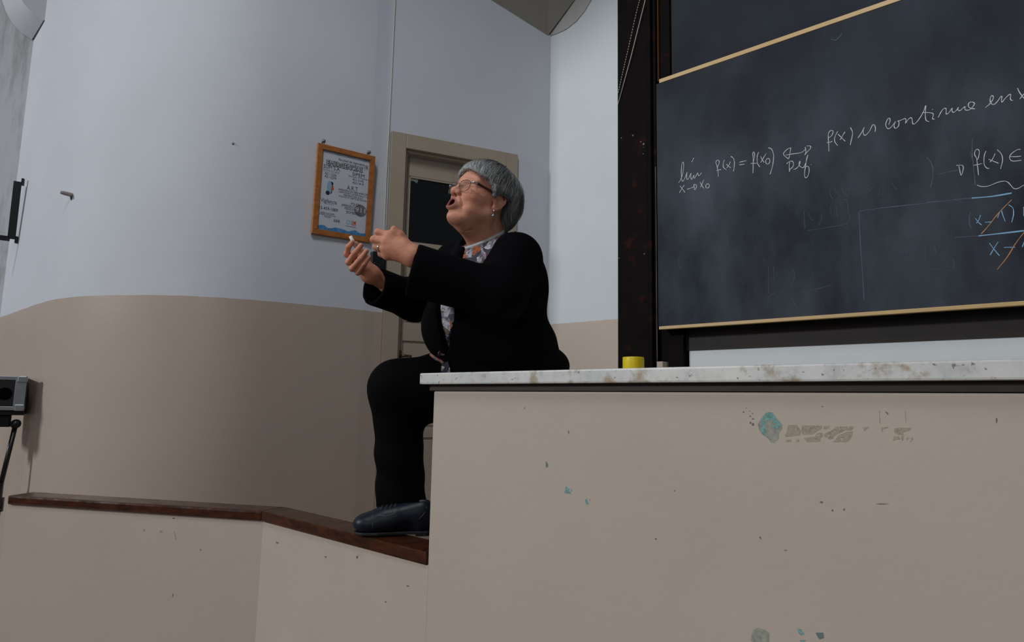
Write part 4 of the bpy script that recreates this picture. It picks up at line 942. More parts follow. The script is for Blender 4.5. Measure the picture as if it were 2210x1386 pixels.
# ---- head (local metres: x forward, y her left, z up)
def head_sdf(p):
    ay = np.abs(p[..., 1]); q = np.stack([p[..., 0], ay, p[..., 2]], -1)
    d = ell(p, (-0.016, 0, 0.038), (0.097, 0.076, 0.083))
    d = smin(d, ell(p, (0.020, 0, -0.020), (0.072, 0.062, 0.082)), 0.03)
    d = smin(d, ell(q, (0.052, 0.036, -0.026), (0.032, 0.027, 0.024)), 0.022)        # cheekbones
    d = smin(d, cone(q, (0.000, 0.052, -0.058), (0.062, 0.020, -0.098), 0.017, 0.018), 0.022)   # jaw line
    d = smin(d, ell(q, (0.044, 0.040, -0.068), (0.030, 0.018, 0.022)), 0.02)         # jowls
    d = smin(d, ell(p, (0.078, 0, -0.100), (0.023, 0.025, 0.019)), 0.020)            # chin
    d = smin(d, ell(p, (0.030, 0, -0.100), (0.045, 0.036, 0.022)), 0.025)            # under chin
    d = smin(d, ell(p, (0.080, 0, -0.056), (0.022, 0.031, 0.032)), 0.018)            # muzzle
    d = smin(d, cone(q, (0.074, 0.012, 0.027), (0.062, 0.046, 0.026), 0.012, 0.010), 0.018)   # brow
    d = smax(d, -ell(q, (0.098, 0.034, 0.008), (0.018, 0.021, 0.012)), 0.016)        # sockets
    d = smin(d, sph(q, (0.066, 0.033, 0.006), 0.0145), 0.003)                        # eyeball + lid
    d = smax(d, -cone(q, (0.080, 0.022, 0.0125), (0.074, 0.046, 0.011), 0.0012, 0.0012), 0.004)   # lid crease
    d = smin(d, ell(q, (0.075, 0.033, -0.012), (0.010, 0.016, 0.006)), 0.008)        # eye bag
    d = smax(d, -cone(q, (0.083, 0.020, -0.016), (0.073, 0.046, -0.016), 0.0014, 0.001), 0.005)
    # nose
    d = smin(d, cone(p, (0.080, 0, 0.016), (0.102, 0, -0.018), 0.0085, 0.0110), 0.012)
    d = smin(d, sph(p, (0.1045, 0, -0.0225), 0.0132), 0.008)
    d = smin(d, ell(q, (0.0950, 0.0140, -0.0260), (0.0125, 0.0080, 0.0088)), 0.006)
    d = smax(d, -ell(q, (0.1005, 0.0078, -0.0355), (0.0075, 0.0042, 0.0065)), 0.003)
    # folds beside nose and mouth, cheek wrinkles
    d = smax(d, -cone(q, (0.092, 0.021, -0.030), (0.080, 0.036, -0.066), 0.0008, 0.0006), 0.009)
    for k, (a_, b_) in enumerate((((0.060, 0.056, 0.004), (0.038, 0.067, 0.012)), ((0.060, 0.056, -0.002), (0.040, 0.067, -0.010)))):
        d = smax(d, -cone(q, a_, b_, -0.0006, -0.0006), 0.006)
    # open mouth: lips ring and cavity
    mx = 0.1010; MZ = -0.0625
    lowf = np.clip((MZ - p[..., 2]) / 0.015, -1, 1)
    r_ = np.sqrt((p[..., 1] / 1.25) ** 2 + ((p[..., 2] - MZ) / 1.0) ** 2)
    ring = np.sqrt((r_ - 0.0158) ** 2 + ((p[..., 0] - mx - 0.0030 * lowf + 12.0 * p[..., 1] ** 2) / 1.4) ** 2) - (0.0050 + 0.0014 * lowf)
    d = smin(d, ring, 0.006)
    d = smax(d, -ell(p, (0.100, 0, MZ), (0.042, 0.0155, 0.0125)), 0.004)
    d = np.minimum(d, ell(p, (0.074, 0, MZ - 0.010), (0.022, 0.013, 0.006)))         # tongue
    # neck (to the collar) with slack front
    d = smin(d, cone(p, (-0.030, 0, -0.050), neck_bh + np.array([-0.005, 0, 0.0]), 0.054, 0.068), 0.03)
    d = smin(d, cone(p, (0.026, 0, -0.112), neck_bh + np.array([0.052, -0.01, 0.01]), 0.022, 0.026), 0.03)
    d = smin(d, cone(q, (-0.012, 0.058, -0.055), neck_bh + np.array([0.045, 0.022, 0.0]), 0.009, 0.010), 0.018)
    for k in range(3):
        d = smax(d, -cone(q, (0.030 - 0.004 * k, 0.02, -0.128 - 0.016 * k), (-0.015, 0.060, -0.105 - 0.020 * k), 0.0012, 0.0008), 0.007)
    # ears: thin plate, rolled rim, hollow concha, lobe
    d = smin(d, ell(q, (-0.020, 0.075, -0.008), (0.022, 0.007, 0.030)), 0.005)
    e0 = None
    rim_ = [(-0.004, 0.0790, 0.004), (-0.008, 0.0800, 0.016), (-0.018, 0.0825, 0.023), (-0.030, 0.0845, 0.020), (-0.038, 0.0850, 0.008), (-0.038, 0.0840, -0.008), (-0.030, 0.0825, -0.024), (-0.018, 0.0810, -0.036)]
    for a_, b_ in zip(rim_[:-1], rim_[1:]):
        e1 = cone(q, a_, b_, 0.0036, 0.0036); e0 = e1 if e0 is None else np.minimum(e0, e1)
    d = smin(d, e0, 0.004)
    d = smax(d, -ell(q, (-0.016, 0.086, -0.008), (0.010, 0.0085, 0.016)), 0.003)
    d = smin(d, ell(q, (-0.004, 0.077, -0.010), (0.005, 0.006, 0.008)), 0.004)
    d = smin(d, ell(q, (-0.009, 0.078, -0.037), (0.010, 0.0055, 0.011)), 0.006)
    return d
Vh, Fh = surface_nets(head_sdf, (-0.14, -0.115, -0.20), (0.14, 0.115, 0.135), 0.0021)
# relax once or twice for a smooth skin
def relax(V, F, it=2, lam=0.5):
    e = np.concatenate([F[:, [0, 1]], F[:, [1, 2]], F[:, [2, 3]], F[:, [3, 0]]]); n = len(V)
    for _ in range(it):
        s = np.zeros_like(V); c = np.zeros(n)
        for a, b in ((0, 1), (1, 0)):
            np.add.at(s, e[:, a], V[e[:, b]]); np.add.at(c, e[:, a], 1)
        V = V + lam * (s / np.maximum(c, 1)[:, None] - V)
    return V
Vh = relax(Vh, Fh, 2, 0.5)
# skin tones painted from anatomy: lips, cheeks, lids
tone = np.tile(np.array(srgb(212, 152, 126)), (len(Vh), 1))
def tint(mask, col):
    global tone
    tone = tone * (1 - mask[:, None]) + np.array(col) * mask[:, None]
ayh = np.abs(Vh[:, 1]); qh = np.stack([Vh[:, 0], ayh, Vh[:, 2]], 1)
g_ = lambda c, r: np.exp(-(((qh - np.array(c)) / np.array(r)) ** 2).sum(1))
tint(0.5 * np.clip(g_((0.07, 0.045, -0.03), (0.03, 0.025, 0.025)), 0, 1), srgb(214, 132, 106))
tint(0.4 * np.clip(g_((0.112, 0.0, -0.025), (0.015, 0.016, 0.014)), 0, 1), srgb(196, 112, 92))
rr_ = np.sqrt((Vh[:, 1] / 1.25) ** 2 + (Vh[:, 2] + 0.0625) ** 2)
lip = ((rr_ > 0.0085) & (rr_ < 0.0212) & (Vh[:, 0] > 0.086)).astype(float) * np.clip((0.0212 - rr_) / 0.003, 0, 1)
tint(0.85 * lip, srgb(148, 74, 80))
cav = ((rr_ < 0.0130) & (Vh[:, 0] > 0.06) & (Vh[:, 0] < 0.0985)).astype(float); tint(cav, srgb(64, 22, 26))
tint(0.9 * np.clip(1.6 * g_((0.1005, 0.0078, -0.034), (0.0055, 0.0035, 0.0035)), 0, 1), srgb(60, 26, 22))  # darker colour painted for the shade inside the nostrils
tint(0.7 * np.clip(1.5 * g_((0.0795, 0.033, 0.0025), (0.006, 0.012, 0.0014)), 0, 1), srgb(70, 48, 42))
tint(0.4 * g_((0.082, 0.034, 0.031), (0.012, 0.018, 0.0035)), srgb(120, 104, 96))
tint(0.35 * g_((0.082, 0.033, 0.012), (0.012, 0.016, 0.008)), srgb(160, 100, 88))
Vw_ = np.array([HC + (v * HS) @ HM for v in Vh])
# ---- arms and hands
def hand_sdf_factory(palm, fingers, thumb, wrist, fore):
    def fn(p):
        d = None
        for a, b, ra, rb in palm:
            e = cone(p, a, b, ra, rb); d = e if d is None else smin(d, e, 0.016)
        d = smin(d, cone(p, fore, wrist, 0.031, 0.026), 0.02)
        for ch_ in fingers:
            f = None
            for (a, ra), (b, rb) in zip(ch_[:-1], ch_[1:]):
                e = cone(p, a, b, ra, rb); f = e if f is None else smin(f, e, 0.004)
            d = smin(d, f, 0.006)
        f = None
        for (a, ra), (b, rb) in zip(thumb[:-1], thumb[1:]):
            e = cone(p, a, b, ra, rb); f = e if f is None else smin(f, e, 0.005)
        return smin(d, f, 0.008)
    return fn
def bbox_pts(pts, pad): 
    A_ = np.array(pts); return A_.min(0) - pad, A_.max(0) + pad
# her left hand: back towards the camera, fingers curling away round an imagined object
ZL = 1.90
mcpL = [P(842, 509, ZL + 0.004), P(834, 522, ZL), P(832, 537, ZL + 0.003), P(836, 551, ZL + 0.010)]
pipL = [P(816, 501, ZL + 0.012), P(807, 517, ZL + 0.012), P(812, 533, ZL + 0.016), P(822, 548, ZL + 0.022)]
dipL = [P(819, 508, ZL + 0.042), P(811, 523, ZL + 0.044), P(817, 538, ZL + 0.045), P(826, 551, ZL + 0.046)]
tipL = [P(832, 513, ZL + 0.056), P(826, 527, ZL + 0.058), P(830, 541, ZL + 0.056), P(837, 552, ZL + 0.054)]
fingL = []
for i, r in enumerate((0.0108, 0.0112, 0.0106, 0.0094)):
    fingL.append([(mcpL[i], r * 1.15), (pipL[i], r), (dipL[i], r * 0.88), (tipL[i], r * 0.78)])
thL = [(P(878, 530, ZL + 0.022), 0.016), (P(864, 507, ZL + 0.014), 0.0125), (P(850, 494, ZL + 0.010), 0.0095)]
palmL = [(wr_l, mcpL[0], 0.026, 0.013), (wr_l, mcpL[1], 0.026, 0.014), (wr_l, mcpL[2], 0.026, 0.014), (wr_l, mcpL[3], 0.025, 0.012), (mcpL[0], mcpL[3], 0.012, 0.011), (P(872, 535, ZL + 0.006), P(850, 535, ZL + 0.008), 0.026, 0.020)]
foreL = el_l + (wr_l - el_l) * 0.35
fl = hand_sdf_factory(palmL, fingL, thL, wr_l, foreL)
lo, hi = bbox_pts(mcpL + pipL + dipL + tipL + [wr_l, foreL, thL[2][0]], 0.045)
VL_, FL_ = surface_nets(fl, lo, hi, 0.0022); VL_ = relax(VL_, FL_, 1)
# her right hand: fingers curled up, chalk pinched between thumb and index
ZR = 2.13
pipR = [P(748, 549, ZR - 0.02), P(752, 566, ZR - 0.025), P(760, 580, ZR - 0.025), P(772, 589, ZR - 0.02)]
mcpR = [P(770, 557, ZR + 0.02), P(776, 567, ZR + 0.014), P(783, 576, ZR + 0.010), P(789, 583, ZR + 0.006)]
dipR = [P(752, 533, ZR - 0.030), P(766, 546, ZR - 0.040), P(778, 559, ZR - 0.042), P(786, 570, ZR - 0.036)]
tipR = [P(760, 523, ZR - 0.026), P(779, 530, ZR - 0.038), P(791, 542, ZR - 0.040), P(797, 555, ZR - 0.034)]
fingR = []
for i, r in enumerate((0.0100, 0.0104, 0.0100, 0.0088)):
    fingR.append([(mcpR[i], r * 1.15), (pipR[i], r), (dipR[i], r * 0.92), (tipR[i], r * 0.78)])
thR = [(P(792, 572, ZR + 0.02), 0.015), (P(782, 548, ZR + 0.018), 0.0125), (P(768, 527, ZR + 0.0), 0.0100)]
palmR = [(wr_r, mcpR[0], 0.024, 0.014), (wr_r, mcpR[1], 0.024, 0.014), (wr_r, mcpR[2], 0.024, 0.014), (wr_r, mcpR[3], 0.024, 0.013), (mcpR[0], mcpR[3], 0.013, 0.012)]
foreR = el_r + (wr_r - el_r) * 0.25
frn = hand_sdf_factory(palmR, fingR, thR, wr_r, foreR)
lo, hi = bbox_pts(mcpR + pipR + dipR + tipR + [wr_r, foreR, thR[1][0]], 0.045)
VR_, FR_ = surface_nets(frn, lo, hi, 0.0022); VR_ = relax(VR_, FR_, 1)
# inner body (arms, shoulders, trunk) that ties head and hands into one figure
def inner(p):
    d = ell(p, P(1060, 640, 2.14), (0.10, 0.13, 0.22), AXT)
    d = smin(d, cone(p, sh_l, sh_r, 0.05, 0.05), 0.04)
    d = smin(d, cone(p, sh_l, el_l, 0.045, 0.04), 0.03); d = smin(d, cone(p, el_l, wr_l + (el_l - wr_l) * 0.3, 0.04, 0.03), 0.02)
    d = smin(d, cone(p, sh_r, el_r, 0.045, 0.04), 0.03); d = smin(d, cone(p, el_r, wr_r + (el_r - wr_r) * 0.35, 0.04, 0.032), 0.02)
    d = smin(d, cone(p, neck_b, P(1060, 600, 2.14), 0.05, 0.09), 0.04)
    return d
lo, hi = bbox_pts([sh_l, sh_r, el_l, el_r, wr_l, wr_r, P(1060, 780, 2.14), neck_b], 0.17)
VI_, FI_ = surface_nets(inner, lo, hi, 0.009)
allV = [Vw_, VL_, VR_, VI_]; allF = []; off = 0
for v, f in zip(allV, (Fh, FL_, FR_, FI_)): allF.append(f + off); off += len(v)
seat_pt = np.array([pel[0], pel[1], Z_TOP])
person = np_mesh('person', np.concatenate(allV), np.concatenate(allF), M_SKIN)
hand_t = lambda V: np.tile(np.array(srgb(206, 142, 114)), (len(V), 1))
vcol(person, 'tone', np.concatenate([tone, hand_t(VL_), hand_t(VR_), hand_t(VI_)]))
tag(person, 'grey-haired woman in black cardigan and trousers sitting on the marble counter, gesturing', 'person')
# ---- blouse
def torso(p, g=0.0):
    d = ell(p, P(1090, 752, 2.14), (0.165 + g, 0.180 + g, 0.125 + g), AXT)
    d = smin(d, ell(p, P(1027, 704, 2.13), (0.172 + g, 0.178 + g, 0.15 + g), AXT), 0.06)
    d = smin(d, ell(p, P(1052, 608, 2.15), (0.130 + g, 0.155 + g, 0.165 + g), AXT), 0.08)
    d = smin(d, ell(p, P(1098, 620, 2.13), (0.120 + g, 0.130 + g, 0.150 + g), AXT), 0.07)
    d = smin(d, cone(p, sh_l, sh_r, 0.062 + g, 0.058 + g), 0.05)
    d = smin(d, cone(p, P(1085, 520, 2.13), P(1020, 540, 2.20), 0.034 + g, 0.03 + g), 0.04)
    return d
def front_u(p):  # lateral coordinate from the body axis, and forward depth
    q = p - np.asarray(P(1054, 640, 2.14), np.float32)
    return q @ np.asarray(LT, np.float32), q @ np.asarray(FT, np.float32)
def march(fn, px, py, z0=1.6, z1=2.6):
    z = z0
    while z < z1:
        d = float(fn(P(px, py, z)[None].astype(np.float32))[0])
        if d < 0.0006: return P(px, py, z)
        z += max(0.6 * d, 0.0006)
    return None
cA, cB, cD = P(1010, 536, 2.045), P(1084, 504, 2.05), P(1085, 486, 2.23)
CN = np.cross(cB - cA, cD - cA); CN /= np.linalg.norm(CN); CN = CN if CN[2] > 0 else -CN
cc0 = P(1054, 515, 2.125); cc0 = cc0 - CN * np.dot(cc0 - cA, CN)
def blouse_raw(p):
    d = torso(p, -0.012)
    return smin(d, cone(p, P(1048, 590, 2.14), cc0 + CN * 0.03, 0.085, 0.062), 0.025)
def blouse_sdf(p): return np.maximum(blouse_raw(p), halfspace(p, cA, CN))
lo, hi = bbox_pts([P(1112, 880, 2.13), sh_l, sh_r, P(1060, 470, 2.14), P(900, 700, 2.0), P(1220, 760, 2.13)], 0.14)
VB, FB = surface_nets(blouse_sdf, lo, hi, 0.0065)
np_mesh('blouse', VB, FB, M_FLORAL, person)['label'] = 'floral blouse'
ca_, cb2_ = frame_of(CN); COLLAR = []
for t in np.linspace(0, 2 * math.pi, 41):
    dr = ca_ * math.cos(t) + cb2_ * math.sin(t); r = 0.03
    while r < 0.105 and float(blouse_raw((cc0 + dr * r)[None].astype(np.float32))[0]) < 0: r += 0.001
    COLLAR.append((dr, min(r, 0.10)))
rsm = np.array([c[1] for c in COLLAR[:-1]])
for _ in range(3): rsm = (np.roll(rsm, 1) + rsm * 2 + np.roll(rsm, -1)) / 4
CV = []; CF = []
for k in range(40):
    dr = COLLAR[k][0]; r = rsm[k]
    for dz, o in ((-0.008, 0.0035), (0.003, 0.0015), (0.003, -0.004), (-0.008, -0.003)): CV.append(cc0 + dr * (r + o) + CN * dz)
for k in range(40):
    for e in range(4): CF.append((k * 4 + e, k * 4 + (e + 1) % 4, ((k + 1) % 40) * 4 + (e + 1) % 4, ((k + 1) % 40) * 4 + e))
pyd('collar', CV, CF, M_COLLAR, person, True)['label'] = 'white collar band'
# ---- cardigan
sleeveL_end = P(888, 583, 1.90); axL = (sleeveL_end - el_l) / np.linalg.norm(sleeveL_end - el_l)
sleeveR_end = P(806, 617, 2.18); axR = (sleeveR_end - el_r) / np.linalg.norm(sleeveR_end - el_r)
def edge_profile(pix):
    out = []
    for x, y in pix:
        p = march(lambda q: torso(q, 0.006), x, y)
        if p is None: continue
        l_, f_ = front_u(p[None].astype(np.float32)); out.append((p[2], float(l_[0])))
    out.sort(); return np.array([o[0] for o in out]), np.array([o[1] for o in out])
ZN, LN = edge_profile([(1082, 512), (1062, 540), (1041, 566), (1010, 605), (987, 650), (976, 692), (966, 745), (960, 762), (964, 772), (970, 785), (974, 800)])
ZF_, LF_ = edge_profile([(1004, 528), (988, 556), (962, 600), (943, 635), (941, 680), (949, 722), (956, 752), (959, 762), (954, 772), (946, 785), (940, 800)])
def cardigan_sdf(p):
    d = torso(p, 0.006)
    d = smin(d, ell(p, P(1128, 784, 2.17), (0.105, 0.135, 0.085), AXT), 0.04)
    lat, fwd = front_u(p); z = p[..., 2]
    d = d + 0.004 * np.sin(z * 46 + 3.0 * lat * 10) * np.clip((1.62 - z) * 4, 0, 1) * np.clip(-fwd * 20, 0, 1)
    ln = np.interp(z, ZN, LN); lf = np.interp(z, ZF_, LF_)
    open_ = np.maximum(np.maximum(lat - ln, lf - lat), -(fwd + 0.02))
    d = np.maximum(d, -open_)
    d = np.maximum(d, -cone(p, cc0 - CN * 0.04, cc0 + CN * 0.08, 0.082, 0.105))
    s = cone(p, sh_l, el_l, 0.074, 0.072); s = smin(s, cone(p, el_l, sleeveL_end, 0.070, 0.080), 0.05)
    s = smax(s, halfspace(p, sleeveL_end, axL), 0.006)
    s = np.maximum(s, -cone(p, sleeveL_end - axL * 0.10, sleeveL_end + axL * 0.05, 0.055, 0.074))
    d = smin(d, s, 0.03)
    s = cone(p, sh_r, el_r, 0.074, 0.068); s = smin(s, cone(p, el_r, sleeveR_end, 0.066, 0.066), 0.04)
    s = smax(s, halfspace(p, sleeveR_end, axR), 0.006)
    s = np.maximum(s, -cone(p, sleeveR_end - axR * 0.09, sleeveR_end + axR * 0.05, 0.044, 0.062))
    d = smin(d, s, 0.03)
    d = np.maximum(d, Z_TOP + 0.002 - z)
    return d
lo, hi = bbox_pts([el_l, el_r, sleeveL_end, sleeveR_end, P(1215, 760, 2.15), P(1100, 480, 2.15), P(1100, 830, 2.15), P(1100, 700, 2.35)], 0.11)
VC, FC = surface_nets(cardigan_sdf, lo, hi, 0.0062); VC = relax(VC, FC, 2, 0.5)
card = np_mesh('cardigan', VC, FC, M_KNIT, person); card['label'] = 'black knitted cardigan'
# ---- trousers
hipl = P(1120, 798, 2.10); kn_l = P(857, 838, 2.03); hip_r = P(1085, 775, 2.30); kn_r = P(860, 838, 2.24)
an_l = P(866, 1098, 2.03); an_r = P(862, 1085, 2.22)
def leg(p, hip, kn, an, rt, rk, ra, cut):
    d = cone(p, hip, kn, rt, rk)
    s = smin(cone(p, kn, kn * 0.45 + an * 0.55, rk * 0.96, ra * 0.90), cone(p, kn * 0.45 + an * 0.55, an, ra * 0.90, ra), 0.02); s = smax(s, halfspace(p, an, cut), 0.004)
    d = smin(d, s, 0.035)
    return d
cutl = (an_l - kn_l) / np.linalg.norm(an_l - kn_l); cutl = cutl + np.array([-0.10, 0, 0]) ; cutl /= np.linalg.norm(cutl)
def trousers_sdf(p):
    d = leg(p, hipl, kn_l, an_l, 0.098, 0.086, 0.080, cutl)
    d = np.minimum(d, ell(p, P(905, 880, 2.05), (0.075, 0.07, 0.055)) if False else d)
    d = smin(d, cone(p, P(1000, 848, 2.06), P(905, 862, 2.04), 0.082, 0.078), 0.04)
    d = smin(d, leg(p, hip_r, kn_r, an_r, 0.10, 0.082, 0.070, UP * -1), 0.02)
    d = smin(d, ell(p, P(1120, 790, 2.16), (0.16, 0.18, 0.09), AXT), 0.05)
    # hollow hem
    d = np.maximum(d, -cone(p, an_l - cutl * 0.06, an_l + cutl * 0.05, 0.05, 0.07))
    # slack creases
    d = d + 0.0025 * np.sin(p[..., 2] * 60 + p[..., 0] * 25) * np.clip((1.25 - p[..., 2]) * 5, 0, 1)
    # resting on the marble top: keep clear of the slab where it is
    slabd = np.maximum(halfspace(p, M0 - D1 * -0.0, D1) - 0.002, p[..., 2] - (Z_TOP + 0.001))
    slabd = np.maximum(slabd, -(p[..., 2] - (Z_TOP - 0.4)))
    d = np.maximum(d, -slabd)
    return d
lo, hi = bbox_pts([hipl, kn_l, an_l, hip_r, kn_r, an_r, P(1200, 780, 2.2)], 0.125)
VT, FTc = surface_nets(trousers_sdf, lo, hi, 0.0068)
VT = relax(VT, FTc, 1, 0.4)
trs = np_mesh('trousers', VT, FTc, M_TROU, person); trs['label'] = 'black trousers'
# ---- button, blouse hem and tail lying on the lap
lap = lambda q: np.minimum(trousers_sdf(q), cardigan_sdf(q))
btn = march(cardigan_sdf, 953, 764); btn = P(953, 764, 1.95) if btn is None else btn
vdir = -(btn - CAM) / np.linalg.norm(btn - CAM)
lathe('button', btn - vdir * 0.001, vdir, [(0.0118, 0.0), (0.0118, 0.004), (0.009, 0.0055), (0.0085, 0.0045), (0.0005, 0.0045)], simple('horn_button', srgb(58, 38, 24), 0.3), card, 18)
hemc = [march(lap, x, y) for x, y in ((930, 766), (936, 771), (944, 776), (952, 780), (957, 784))]
hemc = [h + vdir * 0.002 for h in hemc if h is not None]
tube('blouse_hem', catmull(hemc, 5), 0.0050, M_FLORAL, person, 8)
tl = [march(lap, x, y) for x, y in ((953, 783), (967, 781), (971, 796), (972, 806), (952, 806), (952, 795))]
tl = [h + vdir * 0.0015 for h in tl if h is not None]
prism('blouse_tail', tl, vdir * 0.003, M_FLORAL, person)
# ---- shoes
def make_shoe(toe_pt, heel_pt, name_parent):
    """toe_pt / heel_pt on the sole plane"""
    fx = heel_pt - toe_pt; ln = np.linalg.norm(fx); fx = fx / ln
    sy = np.cross(UP, fx); sy /= np.linalg.norm(sy); uz = np.cross(fx, sy)
    if uz[2] < 0: uz = -uz
    M_ = np.stack([fx, sy, uz]); k = ln / 0.25
    def upper(p):
        q = ((p - toe_pt.astype(np.float32)) @ M_.T.astype(np.float32)) / k
        d = ell(q, (0.050, 0, 0.030), (0.052, 0.041, 0.034))
        d = smin(d, ell(q, (0.105, 0, 0.040), (0.060, 0.041, 0.044)), 0.02)
        d = smin(d, ell(q, (0.205, 0, 0.038), (0.048, 0.035, 0.052)), 0.03)
        d = smin(d, cone(q, (0.14, 0, 0.052), (0.21, 0, 0.070), 0.036, 0.034), 0.02)
        d = smax(d, 0.006 - q[..., 2], 0.003)
        d = np.maximum(d, -ell(q, (0.195, 0, 0.118), (0.055, 0.024, 0.036)))
        return d * k
    lo = np.minimum(toe_pt, heel_pt) - 0.08; hi = np.maximum(toe_pt, heel_pt) + np.array([0.08, 0.08, 0.16])
    v, f = surface_nets(upper, lo, hi, 0.0032); v = relax(v, f, 1)
    sh = np_mesh('shoe', v, f, M_SHOE, name_parent)
    loc = lambda x, y, z: toe_pt + (fx * x + sy * y + uz * z) * k
    out = [(0.0, 0.0), (0.006, 0.020), (0.03, 0.037), (0.075, 0.044), (0.12, 0.036), (0.17, 0.032), (0.225, 0.034), (0.248, 0.020), (0.252, 0.0)]
    poly = [(x, y) for x, y in out] + [(x, -y) for x, y in out[-2:0:-1]]
    prism('sole', [loc(x, y * 0.97, 0.000) for x, y in poly], uz * 0.008 * k, M_SOLE, sh, 0.002)
    hp2 = [(0.190, 0.028), (0.225, 0.031), (0.244, 0.018), (0.248, 0), (0.244, -0.018), (0.225, -0.031), (0.190, -0.028)]
    prism('heel', [loc(x, y, -0.0075) for x, y in hp2], uz * 0.008 * k, M_SOLE, sh, 0.002)
    # seams and laces
    def proj_line(pts, r, nm, mat, par):
        out_ = []
        for x, y, z in pts:
            p_ = loc(x, y, z)
            for _ in range(6):
                d0 = float(upper(p_[None].astype(np.float32))[0]); e = 0.002
                g = np.array([float(upper((p_ + np.eye(3)[i] * e)[None].astype(np.float32))[0]) - d0 for i in range(3)]) / e
                p_ = p_ - g * d0 / (g @ g + 1e-6)
            out_.append(p_)
        return tube(nm, out_, r, mat, par, 6)
    for sd in (1, -1):
        proj_line([(0.062, 0.046 * sd, 0.018), (0.060, 0.044 * sd, 0.035), (0.058, 0.030 * sd, 0.058), (0.057, 0.010 * sd, 0.064)], 0.0011, 'seam', M_STITCH, sh)
        proj_line([(0.20, 0.04 * sd, 0.045), (0.215, 0.04 * sd, 0.062), (0.225, 0.036 * sd, 0.085)], 0.0011, 'seam', M_STITCH, sh)
        proj_line([(0.075, 0.034 * sd, 0.062), (0.10, 0.042 * sd, 0.058), (0.125, 0.040 * sd, 0.064), (0.135, 0.030 * sd, 0.085)], 0.0016, 'seam', M_STITCH, sh)
    for i in range(4):
        x = 0.083 + 0.014 * i
        proj_line([(x, 0.022, 0.07 + i * 0.004), (x + 0.003, 0.008, 0.085 + i * 0.004), (x + 0.003, -0.008, 0.085 + i * 0.004), (x, -0.022, 0.07 + i * 0.004)], 0.0026, 'lace', M_LACE, sh)
    return sh
ball = on_z(800, 1155, Z_RAIL + 0.004)
ftoe = ball + np.array([-0.055, 0.012, 0.0]); fheel = ftoe + np.array([0.240, 0.035, 0.004])
make_shoe(ftoe, fheel, person)['label'] = 'navy leather lace-up shoe'
fz_ = np.array([-0.455, 2.27, 0.875]); 
rs = make_shoe(np.array([-0.385, 2.125, 0.872]), np.array([-0.372, 2.345, 0.886]), person)
# ---- hair
HAZ = np.radians(np.array([-180, -140, -120, -95, -75, -68, -50, -30, -9, 10, 31, 54, 66, 71, 88, 112, 124, 134, 150, 180.0]))
HEL = np.radians(np.array([-50, -44, -20, -12, -14, 0, 8, 15, 22, 21, 14, 8, 0, -17, -9, -10, -18, -38, -46, -50.0]))
HCEN = np.array([-0.015, 0, 0.03], np.float32)
def hair_sdf(q):
    x, y, z = q[..., 0], q[..., 1], q[..., 2]; ay = np.abs(y); qq = np.stack([x, ay, z], -1)
    d = ell(q, (-0.016, 0, 0.036), (0.114, 0.092, 0.095))
    d = smin(d, ell(q, (-0.066, 0, 0.004), (0.082, 0.088, 0.090)), 0.04)
    d = smin(d, ell(qq, (-0.060, 0.046, -0.030), (0.046, 0.036, 0.062)), 0.03)
    d = smin(d, ell(qq, (-0.005, 0.070, 0.022), (0.040, 0.022, 0.036)), 0.02)
    v = q - HCEN; az = np.arctan2(v[..., 1], v[..., 0]); rh = np.sqrt(v[..., 0] ** 2 + v[..., 1] ** 2); el = np.arctan2(v[..., 2], rh)
    cut = (el - np.interp(az, HAZ, HEL)) * np.sqrt(rh * rh + v[..., 2] ** 2)
    d = smax(d, -cut * 0.8, 0.010)
    return d
Vhr, Fhr = surface_nets(hair_sdf, (-0.15, -0.11, -0.12), (0.12, 0.11, 0.16), 0.003)
Vhr = relax(Vhr, Fhr, 2)
def hair_mat():
    m, nt, b = new_mat('grey_hair')
    at = nt.nodes.new('ShaderNodeAttribute'); at.attribute_name = 'tone'
    L(nt, at.outputs['Color'], b.inputs['Base Color']); b.inputs['Roughness'].default_value = 0.42; b.inputs['Specular IOR Level'].default_value = 0.45
    return m
M_HAIR = hair_mat()
def hgrad(q, e=0.0015):
    q = np.asarray(q, np.float32); out = np.zeros_like(q)
    for i in range(3):
        dq = np.zeros(3, np.float32); dq[i] = e; out[:, i] = (hair_sdf(q + dq) - hair_sdf(q - dq)) / (2 * e)
    return out / (np.linalg.norm(out, axis=1, keepdims=True) + 1e-6)
NS = 11000; rng = np.random.default_rng(3)
start = Vhr[rng.integers(0, len(Vhr), NS)]
crown = np.array([-0.055, 0.01, 0.13]); STEP = 0.0075; NST = 9
path = np.zeros((NST, NS, 3)); pcur = start.copy(); lift = rng.uniform(0.0, 0.0055, NS)
jit = rng.normal(0, 0.15, (NS, 3)); fly = (rng.random(NS) < 0.06) * rng.uniform(0.003, 0.012, NS)
